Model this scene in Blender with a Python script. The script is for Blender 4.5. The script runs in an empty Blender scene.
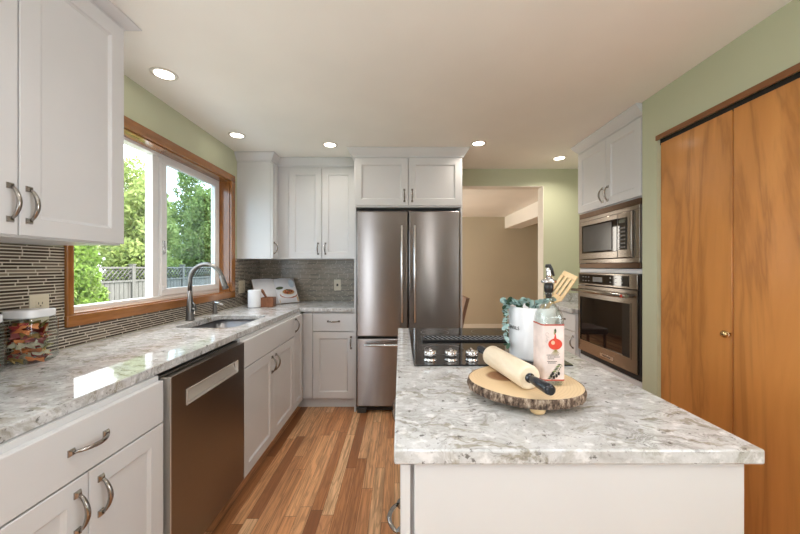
import bpy, bmesh, math, random
from mathutils import Vector, Matrix
random.seed(7)
C = bpy.context.scene.collection
S = bpy.context.scene
PI = math.pi

# ------------------------------------------------------------------ camera, world, sun, area lights, exposure
H = 1.275
cd = bpy.data.cameras.new('camera'); cam = bpy.data.objects.new('camera', cd); C.objects.link(cam)
cam.location = (0, 0, H); cam.rotation_euler = (PI/2, 0, 0)
cd.sensor_width = 36; cd.lens = 36*325/800; cd.clip_start = .02; cd.clip_end = 200
S.camera = cam

w = bpy.data.worlds.new('sky'); S.world = w; w.use_nodes = True
wn = w.node_tree.nodes; wl = w.node_tree.links
bg = wn['Background']; bg.inputs[0].default_value = (.90, .96, 1.0, 1); bg.inputs[1].default_value = 5.0

sd = bpy.data.lights.new('sun', 'SUN'); sun = bpy.data.objects.new('sun', sd); C.objects.link(sun)
sd.energy = 7.0; sd.angle = .02; sd.color = (1, .95, .86)
sun.rotation_euler = Vector((-.62, -.22, -.78)).to_track_quat('-Z', 'Y').to_euler()

def area(name, loc, direction, sx, sy, energy, color, spread=PI):
    d = bpy.data.lights.new(name, 'AREA'); d.shape = 'RECTANGLE'; d.size = sx; d.size_y = sy
    d.energy = energy; d.color = color; d.spread = spread
    o = bpy.data.objects.new(name, d); C.objects.link(o); o.location = loc
    o.rotation_euler = Vector(direction).to_track_quat('-Z', 'Y').to_euler()
    return o
XL0, XR0 = -1.49, 1.53
# daylight from behind the camera; both side lamps are added to brighten the ceiling
area('ceiling_fill_left', (XL0+.02, -.50, 1.45), (1, .2, 1.5), 1.0, 1.0, 20, (.82, .91, 1))
area('ceiling_fill_right', (XR0-.02, -.35, 1.45), (-1, .2, 1.5), .8, 1.1, 16, (.82, .91, 1))
def portal(name, loc, direction, sx, sy):
    o = area(name, loc, direction, sx, sy, 1, (1, 1, 1)); o.data.cycles.is_portal = True
portal('sky_portal_kitchen', (XL0-.16, 2.16, 1.55), (1, 0, 0), 1.40, 1.0)
portal('sky_portal_dining', (XR0+.13, -.35, 1.40), (-1, 0, 0), .8, 1.2)
portal('sky_portal_side', (XL0-.16, -.5, 1.5), (1, 0, 0), 1.0, 1.0)
area('daylight_rear_slot_west', (-.86, -2.98, 1.08), (0, 1, 0), .10, 1.95, 5.2, (.80, .90, 1))
area('daylight_rear_slot_east', (.78, -2.98, 1.08), (0, 1, 0), .09, 1.95, 4.4, (1, .95, .88))
# lamp added to light the room beyond the doorway, no window built there
area('next_room_fill', (-.85, 5.2, 1.4), (1, 0, 0), 1.4, 1.2, 40, (1, .93, .82))

S.view_settings.view_transform = 'Standard'; S.view_settings.look = 'None'
S.view_settings.gamma = 1; S.view_settings.use_curve_mapping = False
S.view_settings.exposure = 0.42
S.cycles.use_denoising = True
S.cycles.max_bounces = 10; S.cycles.transparent_max_bounces = 24
S.cycles.sample_clamp_indirect = 6

# ------------------------------------------------------------------ materials
def newmat(name):
    m = bpy.data.materials.new(name); m.use_nodes = True
    return m, m.node_tree, m.node_tree.nodes['Principled BSDF']

class NT:
    def __init__(s, nt): s.nt = nt
    def n(s, typ, **kw):
        nd = s.nt.nodes.new(typ)
        for k, v in kw.items(): setattr(nd, k, v)
        return nd
    def l(s, a, b): s.nt.links.new(a, b)
    def math(s, op, a, b=None, c=None):
        nd = s.n('ShaderNodeMath', operation=op)
        for i, v in enumerate((a, b, c)):
            if v is None: continue
            if isinstance(v, (int, float)): nd.inputs[i].default_value = v
            else: s.l(v, nd.inputs[i])
        return nd.outputs[0]
    def coord(s):
        return s.n('ShaderNodeTexCoord').outputs['Object']
    def mapping(s, v, scale=(1, 1, 1), loc=(0, 0, 0), rot=(0, 0, 0)):
        nd = s.n('ShaderNodeMapping'); s.l(v, nd.inputs[0])
        nd.inputs['Location'].default_value = loc; nd.inputs['Rotation'].default_value = rot; nd.inputs['Scale'].default_value = scale
        return nd.outputs[0]
    def noise(s, v, scale, detail=4, rough=.55, dist=0):
        nd = s.n('ShaderNodeTexNoise'); s.l(v, nd.inputs['Vector'])
        nd.inputs['Scale'].default_value = scale; nd.inputs['Detail'].default_value = detail
        nd.inputs['Roughness'].default_value = rough; nd.inputs['Distortion'].default_value = dist
        return nd.outputs[0]
    def ramp(s, f, stops, interp='LINEAR'):
        nd = s.n('ShaderNodeValToRGB'); s.l(f, nd.inputs[0]); cr = nd.color_ramp; cr.interpolation = interp
        while len(cr.elements) < len(stops): cr.elements.new(.5)
        for e, (p, c) in zip(cr.elements, stops):
            e.position = p; e.color = (c[0], c[1], c[2], 1) if not isinstance(c, (int, float)) else (c, c, c, 1)
        return nd.outputs[0]
    def mix(s, f, a, b, typ='MIX'):
        nd = s.n('ShaderNodeMix', data_type='RGBA', blend_type=typ)
        for sock, v in ((nd.inputs[0], f), (nd.inputs[6], a), (nd.inputs[7], b)):
            if isinstance(v, (int, float)): sock.default_value = v
            elif isinstance(v, tuple): sock.default_value = (v[0], v[1], v[2], 1)
            else: s.l(v, sock)
        return nd.outputs[2]
    def bump(s, h, strength, dist=.01):
        nd = s.n('ShaderNodeBump'); s.l(h, nd.inputs['Height']); nd.inputs['Strength'].default_value = strength
        nd.inputs['Distance'].default_value = dist
        return nd.outputs[0]

def plain(name, col, rough=.5, metal=0, var=.05, scale=6, spec=.5, coat=0):
    m, nt, b = newmat(name); t = NT(nt)
    f = t.noise(t.coord(), scale, 3)
    c = t.ramp(f, [(.3, tuple(x*(1-var) for x in col)), (.7, tuple(min(1, x*(1+var)) for x in col))])
    t.l(c, b.inputs['Base Color'])
    b.inputs['Roughness'].default_value = rough; b.inputs['Metallic'].default_value = metal
    b.inputs['Specular IOR Level'].default_value = spec
    b.inputs['Coat Weight'].default_value = coat; b.inputs['Coat Roughness'].default_value = .08
    return m

def textured_paint(name, col, rough=.7):
    m, nt, b = newmat(name); t = NT(nt); co = t.coord()
    f = t.noise(co, 1.6, 3)
    t.l(t.ramp(f, [(.3, tuple(x*.97 for x in col)), (.7, tuple(min(1, x*1.03) for x in col))]), b.inputs['Base Color'])
    b.inputs['Roughness'].default_value = rough; b.inputs['Specular IOR Level'].default_value = .3
    t.l(t.bump(t.noise(co, 160, 3), .12, .003), b.inputs['Normal'])
    return m

def brushed(name, col, rough, axis=(1, 1, 120), rv=.06, var=.05, an=.75):
    m, nt, b = newmat(name); t = NT(nt)
    f = t.noise(t.mapping(t.coord(), axis), 9, 4, .6)
    t.l(t.ramp(f, [(.25, tuple(x*(1-var) for x in col)), (.75, tuple(min(1, x*(1+var)) for x in col))]), b.inputs['Base Color'])
    t.l(t.math('ADD', rough-rv/2, t.math('MULTIPLY', f, rv)), b.inputs['Roughness'])
    b.inputs['Metallic'].default_value = 1
    b.inputs['Anisotropic'].default_value = an; b.inputs['Anisotropic Rotation'].default_value = .25
    tg = t.n('ShaderNodeTangent', direction_type='RADIAL', axis='Z'); t.l(tg.outputs[0], b.inputs['Tangent'])
    return m

def thin_glass(name, tint=(1, 1, 1), ior=1.45, boost=1.0):
    m, nt, b = newmat(name); t = NT(nt); nt.nodes.remove(b)
    out = nt.nodes['Material Output']
    tr = t.n('ShaderNodeBsdfTransparent'); gl = t.n('ShaderNodeBsdfGlossy'); mx = t.n('ShaderNodeMixShader'); fr = t.n('ShaderNodeLayerWeight')
    f = t.noise(t.coord(), 3, 2)
    t.l(t.ramp(f, [(.3, tuple(x*.985 for x in tint)), (.7, tint)]), tr.inputs[0])
    gl.inputs['Roughness'].default_value = .01
    fc = fr.outputs['Facing']; r0 = ((ior-1)/(ior+1))**2
    t.l(t.math('MULTIPLY', t.math('ADD', r0, t.math('MULTIPLY', t.math('POWER', fc, 5.0), 1-r0)), boost), mx.inputs[0]); t.l(tr.outputs[0], mx.inputs[1]); t.l(gl.outputs[0], mx.inputs[2]); t.l(mx.outputs[0], out.inputs[0])
    return m

def emission(name, col, st):
    m, nt, b = newmat(name)
    b.inputs['Base Color'].default_value = (*col, 1); b.inputs['Emission Color'].default_value = (*col, 1); b.inputs['Emission Strength'].default_value = st
    return m

def granite(name):
    m, nt, b = newmat(name); t = NT(nt); co = t.coord()
    warp = t.n('ShaderNodeVectorMath', operation='MULTIPLY_ADD')
    nz = t.n('ShaderNodeTexNoise'); t.l(co, nz.inputs['Vector']); nz.inputs['Scale'].default_value = 5; nz.inputs['Detail'].default_value = 4
    t.l(nz.outputs['Color'], warp.inputs[0]); warp.inputs[1].default_value = (.20, .20, .20); t.l(co, warp.inputs[2])
    v = warp.outputs[0]
    vm = t.mapping(v, (1.0, 2.1, 1.4), rot=(0, 0, .35))
    big = t.noise(vm, 10, 9, .72, .6)
    base = t.ramp(big, [(.30, (0.350, 0.336, 0.317)), (.42, (0.478, 0.469, 0.460)), (.53, (0.570, 0.569, 0.570)), (.72, (0.672, 0.672, 0.685))])
    ol = t.noise(t.mapping(v, (1.2, 3.0, 1.6), (3.1, 1.7, .3), (0, 0, -.45)), 8.0, 8, .68, .9)
    pt = t.noise(t.mapping(co, (1, 1.3, 1), (1.3, .2, 0)), 5.0, 3, .5)
    om = t.math('MULTIPLY', t.ramp(ol, [(.525, 0.0), (.585, .65), (.70, .82)]), t.ramp(pt, [(.40, .12), (.56, 1)]))
    c = t.mix(om, base, (.24, .21, .135))
    vein = t.noise(t.mapping(v, (1, 2.4, 1.2), (7, 2, 0), (0, 0, -.35)), 5.5, 6, .6, 1.0)
    va = t.math('ABSOLUTE', t.math('SUBTRACT', vein, .5))
    c = t.mix(t.math('MULTIPLY', t.ramp(va, [(.0, .6), (.012, .35), (.028, 0)]), t.ramp(pt, [(.45, .1), (.6, 1)])), c, (.17, .155, .13))
    sp = t.noise(co, 95, 3, .7)
    c = t.mix(t.ramp(sp, [(.33, .5), (.41, 0)]), c, (.22, .20, .19))
    sp3 = t.noise(co, 38, 4, .7)
    c = t.mix(t.ramp(sp3, [(.33, .85), (.385, 0)]), c, (.10, .09, .08))
    c = t.mix(t.ramp(t.noise(co, 30, 3, .6), [(.56, 0), (.68, .6)]), c, (.86, .85, .85))
    t.l(c, b.inputs['Base Color'])
    b.inputs['Roughness'].default_value = .05; b.inputs['Specular IOR Level'].default_value = .5
    return m

def floor_mat(name):
    m, nt, b = newmat(name); t = NT(nt); co = t.coord()
    sx = t.n('ShaderNodeSeparateXYZ'); t.l(co, sx.inputs[0]); X, Y = sx.outputs[0], sx.outputs[1]
    PW, PL = .062, .80
    r = t.math('DIVIDE', X, PW); row = t.math('FLOOR', r); fx = t.math('FRACT', r)
    wn1 = t.n('ShaderNodeTexWhiteNoise', noise_dimensions='1D'); t.l(row, wn1.inputs['W'])
    yy = t.math('ADD', t.math('DIVIDE', Y, PL), t.math('MULTIPLY', wn1.outputs[0], 7.3))
    idn = t.math('FLOOR', yy); fy = t.math('FRACT', yy)
    cb = t.n('ShaderNodeCombineXYZ'); t.l(row, cb.inputs[0]); t.l(idn, cb.inputs[1])
    wn2 = t.n('ShaderNodeTexWhiteNoise', noise_dimensions='2D'); t.l(cb.outputs[0], wn2.inputs['Vector'])
    rnd = wn2.outputs[0]
    col = t.ramp(rnd, [(0, (0.285, 0.105, 0.039)), (.12, (0.479, 0.199, 0.078)), (.35, (0.661, 0.302, 0.131)), (.65, (0.798, 0.422, 0.205)), (1, (0.930, 0.593, 0.331))])
    off = t.n('ShaderNodeCombineXYZ'); t.l(t.math('MULTIPLY', rnd, 37.0), off.inputs[0]); t.l(t.math('MULTIPLY', rnd, 11.0), off.inputs[1])
    va = t.n('ShaderNodeVectorMath', operation='ADD'); t.l(co, va.inputs[0]); t.l(off.outputs[0], va.inputs[1])
    g1 = t.noise(t.mapping(va.outputs[0], (70, 3.0, 1)), 1, 5, .65, .5)
    g2 = t.noise(t.mapping(va.outputs[0], (11, 1.3, 1)), 1, 3, .5, 0)
    rings = t.math('SINE', t.math('MULTIPLY', g2, 60.0))
    col = t.mix(t.ramp(g1, [(.36, .6), (.58, 0)]), col, (.20, .085, .035))
    col = t.mix(t.math('MULTIPLY', t.ramp(rings, [(.55, 0), (1, 1)]), .30), col, (.22, .095, .04))
    ex = t.math('MINIMUM', fx, t.math('SUBTRACT', 1, fx)); ey = t.math('MINIMUM', fy, t.math('SUBTRACT', 1, fy))
    gx = t.math('LESS_THAN', ex, .014); gy = t.math('LESS_THAN', ey, .0016)
    gap = t.math('MAXIMUM', gx, gy)
    col = t.mix(t.math('MULTIPLY', gap, .75), col, (.07, .03, .012))
    t.l(col, b.inputs['Base Color'])
    t.l(t.math('ADD', .24, t.math('MULTIPLY', g1, .14)), b.inputs['Roughness'])
    t.l(t.bump(t.math('SUBTRACT', 1, gap), .25, .002), b.inputs['Normal'])
    return m

def mosaic(name, axis):
    m, nt, b = newmat(name); t = NT(nt); co = t.coord()
    sx = t.n('ShaderNodeSeparateXYZ'); t.l(co, sx.inputs[0]); U, V = sx.outputs[axis], sx.outputs[2]
    RH, BW = .0130, .100
    r = t.math('DIVIDE', V, RH); row = t.math('FLOOR', r); fv = t.math('FRACT', r)
    w1 = t.n('ShaderNodeTexWhiteNoise', noise_dimensions='1D'); t.l(row, w1.inputs['W'])
    u = t.math('ADD', t.math('DIVIDE', U, BW), t.math('MULTIPLY', w1.outputs[0], 9.7))
    idn = t.math('FLOOR', u); fu = t.math('FRACT', u)
    cb = t.n('ShaderNodeCombineXYZ'); t.l(row, cb.inputs[0]); t.l(idn, cb.inputs[1])
    w2 = t.n('ShaderNodeTexWhiteNoise', noise_dimensions='2D'); t.l(cb.outputs[0], w2.inputs['Vector'])
    col = t.ramp(w2.outputs[0], [(0, (.040, .029, .022)), (.35, (.070, .052, .039)), (.7, (.105, .080, .060)), (.92, (.15, .117, .088)), (1, (.23, .185, .14))])
    ev = t.math('MINIMUM', fv, t.math('SUBTRACT', 1, fv)); eu = t.math('MINIMUM', fu, t.math('SUBTRACT', 1, fu))
    gap = t.math('MAXIMUM', t.math('LESS_THAN', ev, .17), t.math('LESS_THAN', eu, .018))
    t.l(t.mix(gap, col, (.55, .49, .40)), b.inputs['Base Color'])
    t.l(t.math('ADD', .16, t.math('MULTIPLY', gap, .5)), b.inputs['Roughness'])
    t.l(t.bump(t.math('SUBTRACT', 1, gap), .4, .002), b.inputs['Normal'])
    return m

def wood(name, cols, scale=(1, 1, 1), rough=.35, freq=14, coat=0., figure=.0, figcol=(.2, .07, .01)):
    """grain runs along the axis whose scale is smallest"""
    m, nt, b = newmat(name); t = NT(nt); co = t.coord()
    v = t.mapping(co, scale)
    g = t.noise(v, freq, 5, .6, .8)
    f = t.noise(v, 2.2, 3, .5, 1.0)
    mixv = t.math('ADD', t.math('MULTIPLY', g, .45), t.math('MULTIPLY', f, .55))
    n = len(cols)
    c = t.ramp(mixv, [(.3+.4*i/(n-1), cols[i]) for i in range(n)])
    if figure:
        k = t.noise(t.mapping(co, tuple(s*.8 for s in scale), (4.2, 1.1, 2.3)), 1.7, 5, .55, 1.2)
        ka = t.math('ABSOLUTE', t.math('SUBTRACT', k, .5))
        c = t.mix(t.ramp(ka, [(0, figure), (.03, figure*.4), (.07, 0)]), c, figcol)
    t.l(c, b.inputs['Base Color']); b.inputs['Roughness'].default_value = rough
    b.inputs['Coat Weight'].default_value = coat; b.inputs['Coat Roughness'].default_value = .12
    return m

def leafmat(name, c1, c2, trans=.35):
    m, nt, b = newmat(name); t = NT(nt)
    f = t.noise(t.coord(), 2.2, 4, .7)
    col = t.ramp(f, [(.32, c1), (.68, c2)])
    t.l(col, b.inputs['Base Color']); b.inputs['Roughness'].default_value = .7; b.inputs['Specular IOR Level'].default_value = .12
    tl = t.n('ShaderNodeBsdfTranslucent'); t.l(col, tl.inputs[0]); mx = t.n('ShaderNodeMixShader'); mx.inputs[0].default_value = trans
    out = nt.nodes['Material Output']; t.l(b.outputs[0], mx.inputs[1]); t.l(tl.outputs[0], mx.inputs[2]); t.l(mx.outputs[0], out.inputs[0])
    return m

M = {}
M['cab'] = plain('cabinet_white_lacquer', (.645, .64, .645), .33, var=.012)
M['ceil'] = textured_paint('ceiling_paint', (.92, .89, .83))
M['sage'] = textured_paint('sage_wall_paint', (.53, .545, .385))
M['beige'] = textured_paint('beige_wall_paint', (.52, .46, .35))
M['rear'] = textured_paint('dining_wall_paint', (.30, .24, .18))
M['trimw'] = plain('white_trim_paint', (.78, .74, .66), .4, var=.02)
M['vinyl'] = plain('window_vinyl', (.80, .80, .80), .3, var=.01)
M['granite'] = granite('speckled_granite')
M['floor'] = floor_mat('oak_strip_floor')
M['mos_l'] = mosaic('linear_mosaic_left', 1); M['mos_b'] = mosaic('linear_mosaic_back', 0)
M['steel'] = brushed('brushed_stainless', (.27, .25, .24), .22, an=.96)
M['steel_dark'] = brushed('dark_stainless', (.27, .235, .21), .30)
M['steel_warm'] = brushed('warm_stainless', (.33, .30, .27), .24)
M['bronze'] = brushed('bronze_metal', (.16, .11, .08), .4)
M['chrome'] = plain('polished_chrome', (.82, .82, .83), .08, 1, .02)
M['nickel'] = plain('antique_nickel', (.33, .305, .28), .20, 1, .15, 40)
M['satin'] = plain('satin_steel', (.62, .62, .62), .25, 1, .03)
M['aluminium'] = plain('brushed_aluminium', (.74, .72, .69), .55, 1, .03)
M['faucet'] = plain('spot_resist_steel', (.19, .185, .18), .36, 1, .03)
M['sink'] = plain('sink_steel', (.20, .20, .215), .38, 1, .05)
M['black'] = plain('black_plastic', (.012, .012, .013), .35, var=.2)
M['blackgloss'] = plain('black_glass', (.006, .006, .007), .035, var=.2, spec=.6)
M['darkgrey'] = plain('dark_grey_plastic', (.06, .055, .05), .45, var=.1)
M['gap'] = plain('dark_recess', (.02, .016, .013), .7)
M['closet'] = wood('birch_closet_door', [(.45, .180, .042), (.56, .235, .058), (.62, .265, .070), (.67, .30, .086)], (2.2, 2.2, .36), .28, 4, .35, .45, (.25, .088, .018))
M['casing'] = wood('fir_casing', [(.18, .064, .015), (.29, .112, .028), (.37, .157, .044)], (9, 1.2, 9), .2, 10, .5)
M['casing_v'] = wood('fir_casing_upright', [(.18, .064, .015), (.29, .112, .028), (.37, .157, .044)], (9, 9, 1.2), .2, 10, .5)
M['header'] = wood('header_wood', [(.16, .06, .02), (.28, .11, .035)], (9, 1, 9), .35, 10, .2)
M['pinwood'] = wood('pale_maple', [(.70, .57, .41), (.78, .66, .50), (.83, .73, .57)], (9, 1.5, 9), .45, 8)
M['beech'] = wood('beech_wood', [(.55, .36, .17), (.66, .46, .24), (.70, .52, .30)], (9, 9, 2), .45, 9)
M['walnut'] = wood('brown_wood', [(.13, .045, .018), (.22, .08, .033), (.30, .12, .05)], (6, 6, 2), .35, 9)
M['slats'] = plain('outlet_ivory', (.62, .55, .42), .35, var=.02)
M['slot'] = plain('outlet_slot', (.03, .025, .02), .6)
M['white'] = plain('glazed_white', (.80, .80, .82), .15, var=.01)
M['paper'] = plain('page_paper', (.80, .79, .82), .6, var=.03, scale=12)
M['glass'] = thin_glass('window_glass')
M['glass2'] = thin_glass('sash_glass', (.70, .78, .84))
M['jarglass'] = thin_glass('jar_glass', (.97, .985, .98), 1.35)
M['lampglow'] = emission('lamp_lens', (1, .93, .82), 9)
M['fence'] = wood('weathered_fence', [(.075, .07, .062), (.112, .106, .098), (.15, .143, .133)], (6, 6, 1), .8, 6)
M['bark2'] = wood('tree_bark', [(.07, .05, .035), (.15, .11, .08)], (6, 6, 1), .9, 5)
M['leaf_a'] = leafmat('leaf_pale', (.23, .30, .08), (.36, .42, .16))
M['leaf_b'] = leafmat('leaf_mid', (.13, .20, .05), (.28, .36, .13))
M['leaf_c'] = leafmat('leaf_bright', (.12, .22, .035), (.30, .42, .10))
M['euca'] = leafmat('eucalyptus_leaf', (.26, .40, .38), (.50, .66, .64), .15)
M['euca_d'] = leafmat('eucalyptus_dark', (.035, .08, .05), (.10, .17, .11), .15)
M['bounce_slab'] = plain('pale_bounce_slab', (.62, .60, .57), .8, var=.06)
M['grass'] = leafmat('lawn', (0.059, 0.108, 0.025), (0.108, 0.167, 0.049), .1)
M['chair'] = plain('brown_leather', (.16, .085, .06), .45, var=.15, scale=12)
M['plum'] = plain('label_red', (.60, .045, .02), .4, var=.15, scale=40)

# ------------------------------------------------------------------ mesh helpers
class MB:
    def __init__(s): s.bm = bmesh.new(); s.mi = 0
    def _tag(s, faces, smooth=False):
        for f in faces: f.material_index = s.mi; f.smooth = smooth
    def box(s, x0, x1, y0, y1, z0, z1, bev=0, seg=2):
        x0, x1 = sorted((x0, x1)); y0, y1 = sorted((y0, y1)); z0, z1 = sorted((z0, z1))
        v = [s.bm.verts.new(p) for p in ((x0,y0,z0),(x1,y0,z0),(x1,y1,z0),(x0,y1,z0),(x0,y0,z1),(x1,y0,z1),(x1,y1,z1),(x0,y1,z1))]
        fs = [s.bm.faces.new([v[i] for i in q]) for q in ((0,3,2,1),(4,5,6,7),(0,1,5,4),(1,2,6,5),(2,3,7,6),(3,0,4,7))]
        s._tag(fs)
        if bev:
            es = list({e for f in fs for e in f.edges})
            r = bmesh.ops.bevel(s.bm, geom=es, offset=bev, segments=seg, profile=.5, affect='EDGES')
            s._tag(r['faces'], True)
        return s
    def ring(s, pts): return [s.bm.verts.new(p) for p in pts]
    def bridge(s, a, b, smooth=False, closed=True):
        n = len(a); fs = []
        for i in range(n if closed else n-1):
            j = (i+1) % n
            fs.append(s.bm.faces.new((a[i], a[j], b[j], b[i])))
        s._tag(fs, smooth)
    def cap(s, r, smooth=False):
        f = s.bm.faces.new(r); s._tag([f], smooth)
    def tube(s, pts, radii, n=12, cap=True, smooth=True, flat=None):
        pts = [Vector(p) for p in pts]
        if isinstance(radii, (int, float)): radii = [radii]*len(pts)
        rings = []; prev = None
        for i, p in enumerate(pts):
            d = (pts[min(i+1, len(pts)-1)] - pts[max(i-1, 0)]).normalized()
            if prev is None:
                a = Vector((0, 0, 1)) if abs(d.z) < .9 else Vector((1, 0, 0))
                u = d.cross(a).normalized()
            else:
                u = (prev - d*prev.dot(d)).normalized()
            prev = u; v = d.cross(u)
            k = flat if flat else 1
            rings.append(s.ring([p + (u*math.cos(2*PI*j/n) + v*k*math.sin(2*PI*j/n))*radii[i] for j in range(n)]))
        for a, b in zip(rings, rings[1:]): s.bridge(a, b, smooth)
        if cap: s.cap(rings[0][::-1]); s.cap(rings[-1])
        return s
    def cyl(s, p0, p1, r0, r1=None, n=24, smooth=True):
        return s.tube([p0, p1], [r0, r0 if r1 is None else r1], n, True, smooth)
    def lathe(s, c, prof, n=40, smooth=True, close=False, sx=1, sy=1):
        rings = [s.ring([(c[0]+r*sx*math.cos(2*PI*j/n), c[1]+r*sy*math.sin(2*PI*j/n), c[2]+z) for j in range(n)]) for r, z in prof]
        for a, b in zip(rings, rings[1:]): s.bridge(a, b, smooth)
        if close: s.bridge(rings[-1], rings[0], smooth)
        else: s.cap(rings[0][::-1]); s.cap(rings[-1])
        return s
    def prism(s, pts, d):
        d = Vector(d); a = s.ring(pts); b = s.ring([Vector(p)+d for p in pts])
        s.bridge(a, b); s.cap(a[::-1]); s.cap(b); return s
    def poly(s, pts):
        s.cap(s.ring(pts)); return s
    def quadbox(s, M4, x0, x1, y0, y1, z0, z1, bev=0):
        n0 = len(s.bm.verts); old = set(s.bm.verts)
        s.box(x0, x1, y0, y1, z0, z1, bev)
        for v in s.bm.verts:
            if v not in old: v.co = M4 @ v.co
        return s
    def xform(s, M4):
        for v in s.bm.verts: v.co = M4 @ v.co
        return s

def wloc(o):
    p = Vector((0, 0, 0))
    while o is not None: p += o.location; o = o.parent
    return p

def obj(name, mb, mats, parent=None, local=False, base=None):
    """one mesh object; vertices are given in world coordinates unless local"""
    bm = mb.bm
    bmesh.ops.recalc_face_normals(bm, faces=bm.faces)
    me = bpy.data.meshes.new(name)
    o = bpy.data.objects.new(name, me); C.objects.link(o)
    if parent is not None:
        o.parent = parent
        if not local:
            off = wloc(parent)
            for v in bm.verts: v.co -= off
    elif base is not None:
        o.location = base
        if not local:
            for v in bm.verts: v.co -= Vector(base)
    elif not local:
        xs = [v.co for v in bm.verts]
        b = Vector(((min(p.x for p in xs)+max(p.x for p in xs))/2, (min(p.y for p in xs)+max(p.y for p in xs))/2, min(p.z for p in xs)))
        o.location = b
        for v in bm.verts: v.co -= b
    bm.to_mesh(me); bm.free()
    for m in (mats if isinstance(mats, (list, tuple)) else [mats]): me.materials.append(M[m] if isinstance(m, str) else m)
    return o

def tag(o, label, cat, group=None, kind=None):
    o['label'] = label; o['category'] = cat
    if group: o['group'] = group
    if kind: o['kind'] = kind
    return o
def thing(name, label, cat, loc=(0, 0, 0), rz=0, group=None):
    o = bpy.data.objects.new(name, None); C.objects.link(o); o.location = loc; o.rotation_euler = (0, 0, rz); o.empty_display_size = .05
    return tag(o, label, cat, group)
def struct(name, mb=None, mats=None, loc=(0, 0, 0)):
    if mb is None:
        o = bpy.data.objects.new(name, None); C.objects.link(o); o.location = loc
    else:
        o = obj(name, mb, mats)
    o['kind'] = 'structure'; return o

def fmap(facing, c):
    """(u along the face, d depth behind its front, v up) -> world"""
    if facing == '+x': return lambda u, d, v: (c-d, u, v)
    if facing == '-x': return lambda u, d, v: (c+d, u, v)
    return lambda u, d, v: (u, c+d, v)

def door_mb(facing, c, u0, u1, v0, v1, t=.02, rail=.058, slab=False):
    f = fmap(facing, c); m = MB()
    def loop(ins, d): return m.ring([f(u0+ins, d, v0+ins), f(u1-ins, d, v0+ins), f(u1-ins, d, v1-ins), f(u0+ins, d, v1-ins)])
    L = [loop(0, t), loop(0, .002), loop(.002, 0)]
    if not slab: L += [loop(rail, 0), loop(rail+.003, .004), loop(rail+.010, .009)]
    for a, b in zip(L, L[1:]): m.bridge(a, b)
    m.cap(L[0]); m.cap(L[-1])
    return m
def pull_mb(facing, c, u, v, vertical=True, ln=.10, proj=.030):
    f = fmap(facing, c); m = MB(); h = ln/2
    def P(a, d, e=0): return f(u+e, -d, v+a) if vertical else f(u+a, -d, v+e)
    for sgn in (-1, 1):
        fr = [(-.009, -.009), (.009, -.009), (.009, .009), (-.009, .009)]
        r0 = m.ring([P(sgn*h+a, 0, e) for a, e in fr]); r1 = m.ring([P(sgn*h+a, .003, e) for a, e in fr])
        r2 = m.ring([P(sgn*h+a*.55, .009, e*.55) for a, e in fr])
        m.bridge(r0, r1); m.bridge(r1, r2); m.cap(r0); m.cap(r2)
    n = 11; pts = []; rad = []
    for i in range(n):
        q = i/(n-1); pts.append(P(-h+ln*q, .006+(proj-.006)*math.sin(PI*q)**.75)); rad.append(.0042+.0022*math.sin(PI*q))
    m.tube(pts, rad, 8)
    return m
def add_door(parent, facing, c, u0, u1, v0, v1, slab=False, pull=None, name='door', rail=.058):
    d = obj(name, door_mb(facing, c, u0, u1, v0, v1, slab=slab, rail=rail), 'cab', parent)
    if pull:
        obj('handle', pull_mb(facing, c, *pull), 'nickel', d)
    return d

def carcass(x0, x1, y0, y1, z0, z1, front, t=.018, divider=()):
    """open box of panels with a face frame on the given side"""
    m = MB()
    m.box(x0, x1, y0, y1, z0, z0+t)
    if front in ('+x', '-x'):
        m.box(x0, x1, y0, y0+t, z0+t, z1); m.box(x0, x1, y1-t, y1, z0+t, z1)
        xb = (x0, x0+t) if front == '+x' else (x1-t, x1); m.box(*xb, y0+t, y1-t, z0+t, z1)
        xf = (x1-t, x1) if front == '+x' else (x0, x0+t)
        m.box(*xf, y0+t, y1-t, z0+t, z0+.05); m.box(*xf, y0+t, y1-t, z1-.04, z1)
        m.box(*xf, y0+t, y0+.045, z0+.05, z1-.04); m.box(*xf, y1-.045, y1-t, z0+.05, z1-.04)
    else:
        m.box(x0, x0+t, y0, y1, z0+t, z1); m.box(x1-t, x1, y0, y1, z0+t, z1)
        m.box(x0+t, x1-t, y1-t, y1, z0+t, z1)
        m.box(x0+t, x1-t, y0, y0+t, z0+t, z0+.05); m.box(x0+t, x1-t, y0, y0+t, z1-.04, z1)
        m.box(x0+t, x0+.045, y0, y0+t, z0+.05, z1-.04); m.box(x1-.045, x1-t, y0, y0+t, z0+.05, z1-.04)
    return m

CEIL = 2.315
def sweep_crown(path, side, zb=2.238):
    hh = (CEIL-zb)/.077; prof = [(0, zb), (.010, zb), (.013, zb+.012*hh), (.022, zb+.022*hh), (.046, CEIL-.022*hh), (.052, CEIL-.012*hh), (.052, CEIL-.002), (0, CEIL-.002)]
    P = [Vector((p[0], p[1])) for p in path]; m = MB(); rings = []
    for i, p in enumerate(P):
        ds = []
        if i > 0: ds.append((P[i]-P[i-1]).normalized())
        if i < len(P)-1: ds.append((P[i+1]-P[i]).normalized())
        ns = [Vector((d.y, -d.x))*side for d in ds]
        nn = sum(ns, Vector((0, 0))); nn = nn/ (nn.length) ; k = 1/max(.3, nn.dot(ns[0]))
        rings.append(m.ring([(p.x+nn.x*k*o, p.y+nn.y*k*o, z) for o, z in prof]))
    for a, b in zip(rings, rings[1:]): m.bridge(a, b)
    m.cap(rings[0]); m.cap(rings[-1][::-1])
    return m

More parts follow.
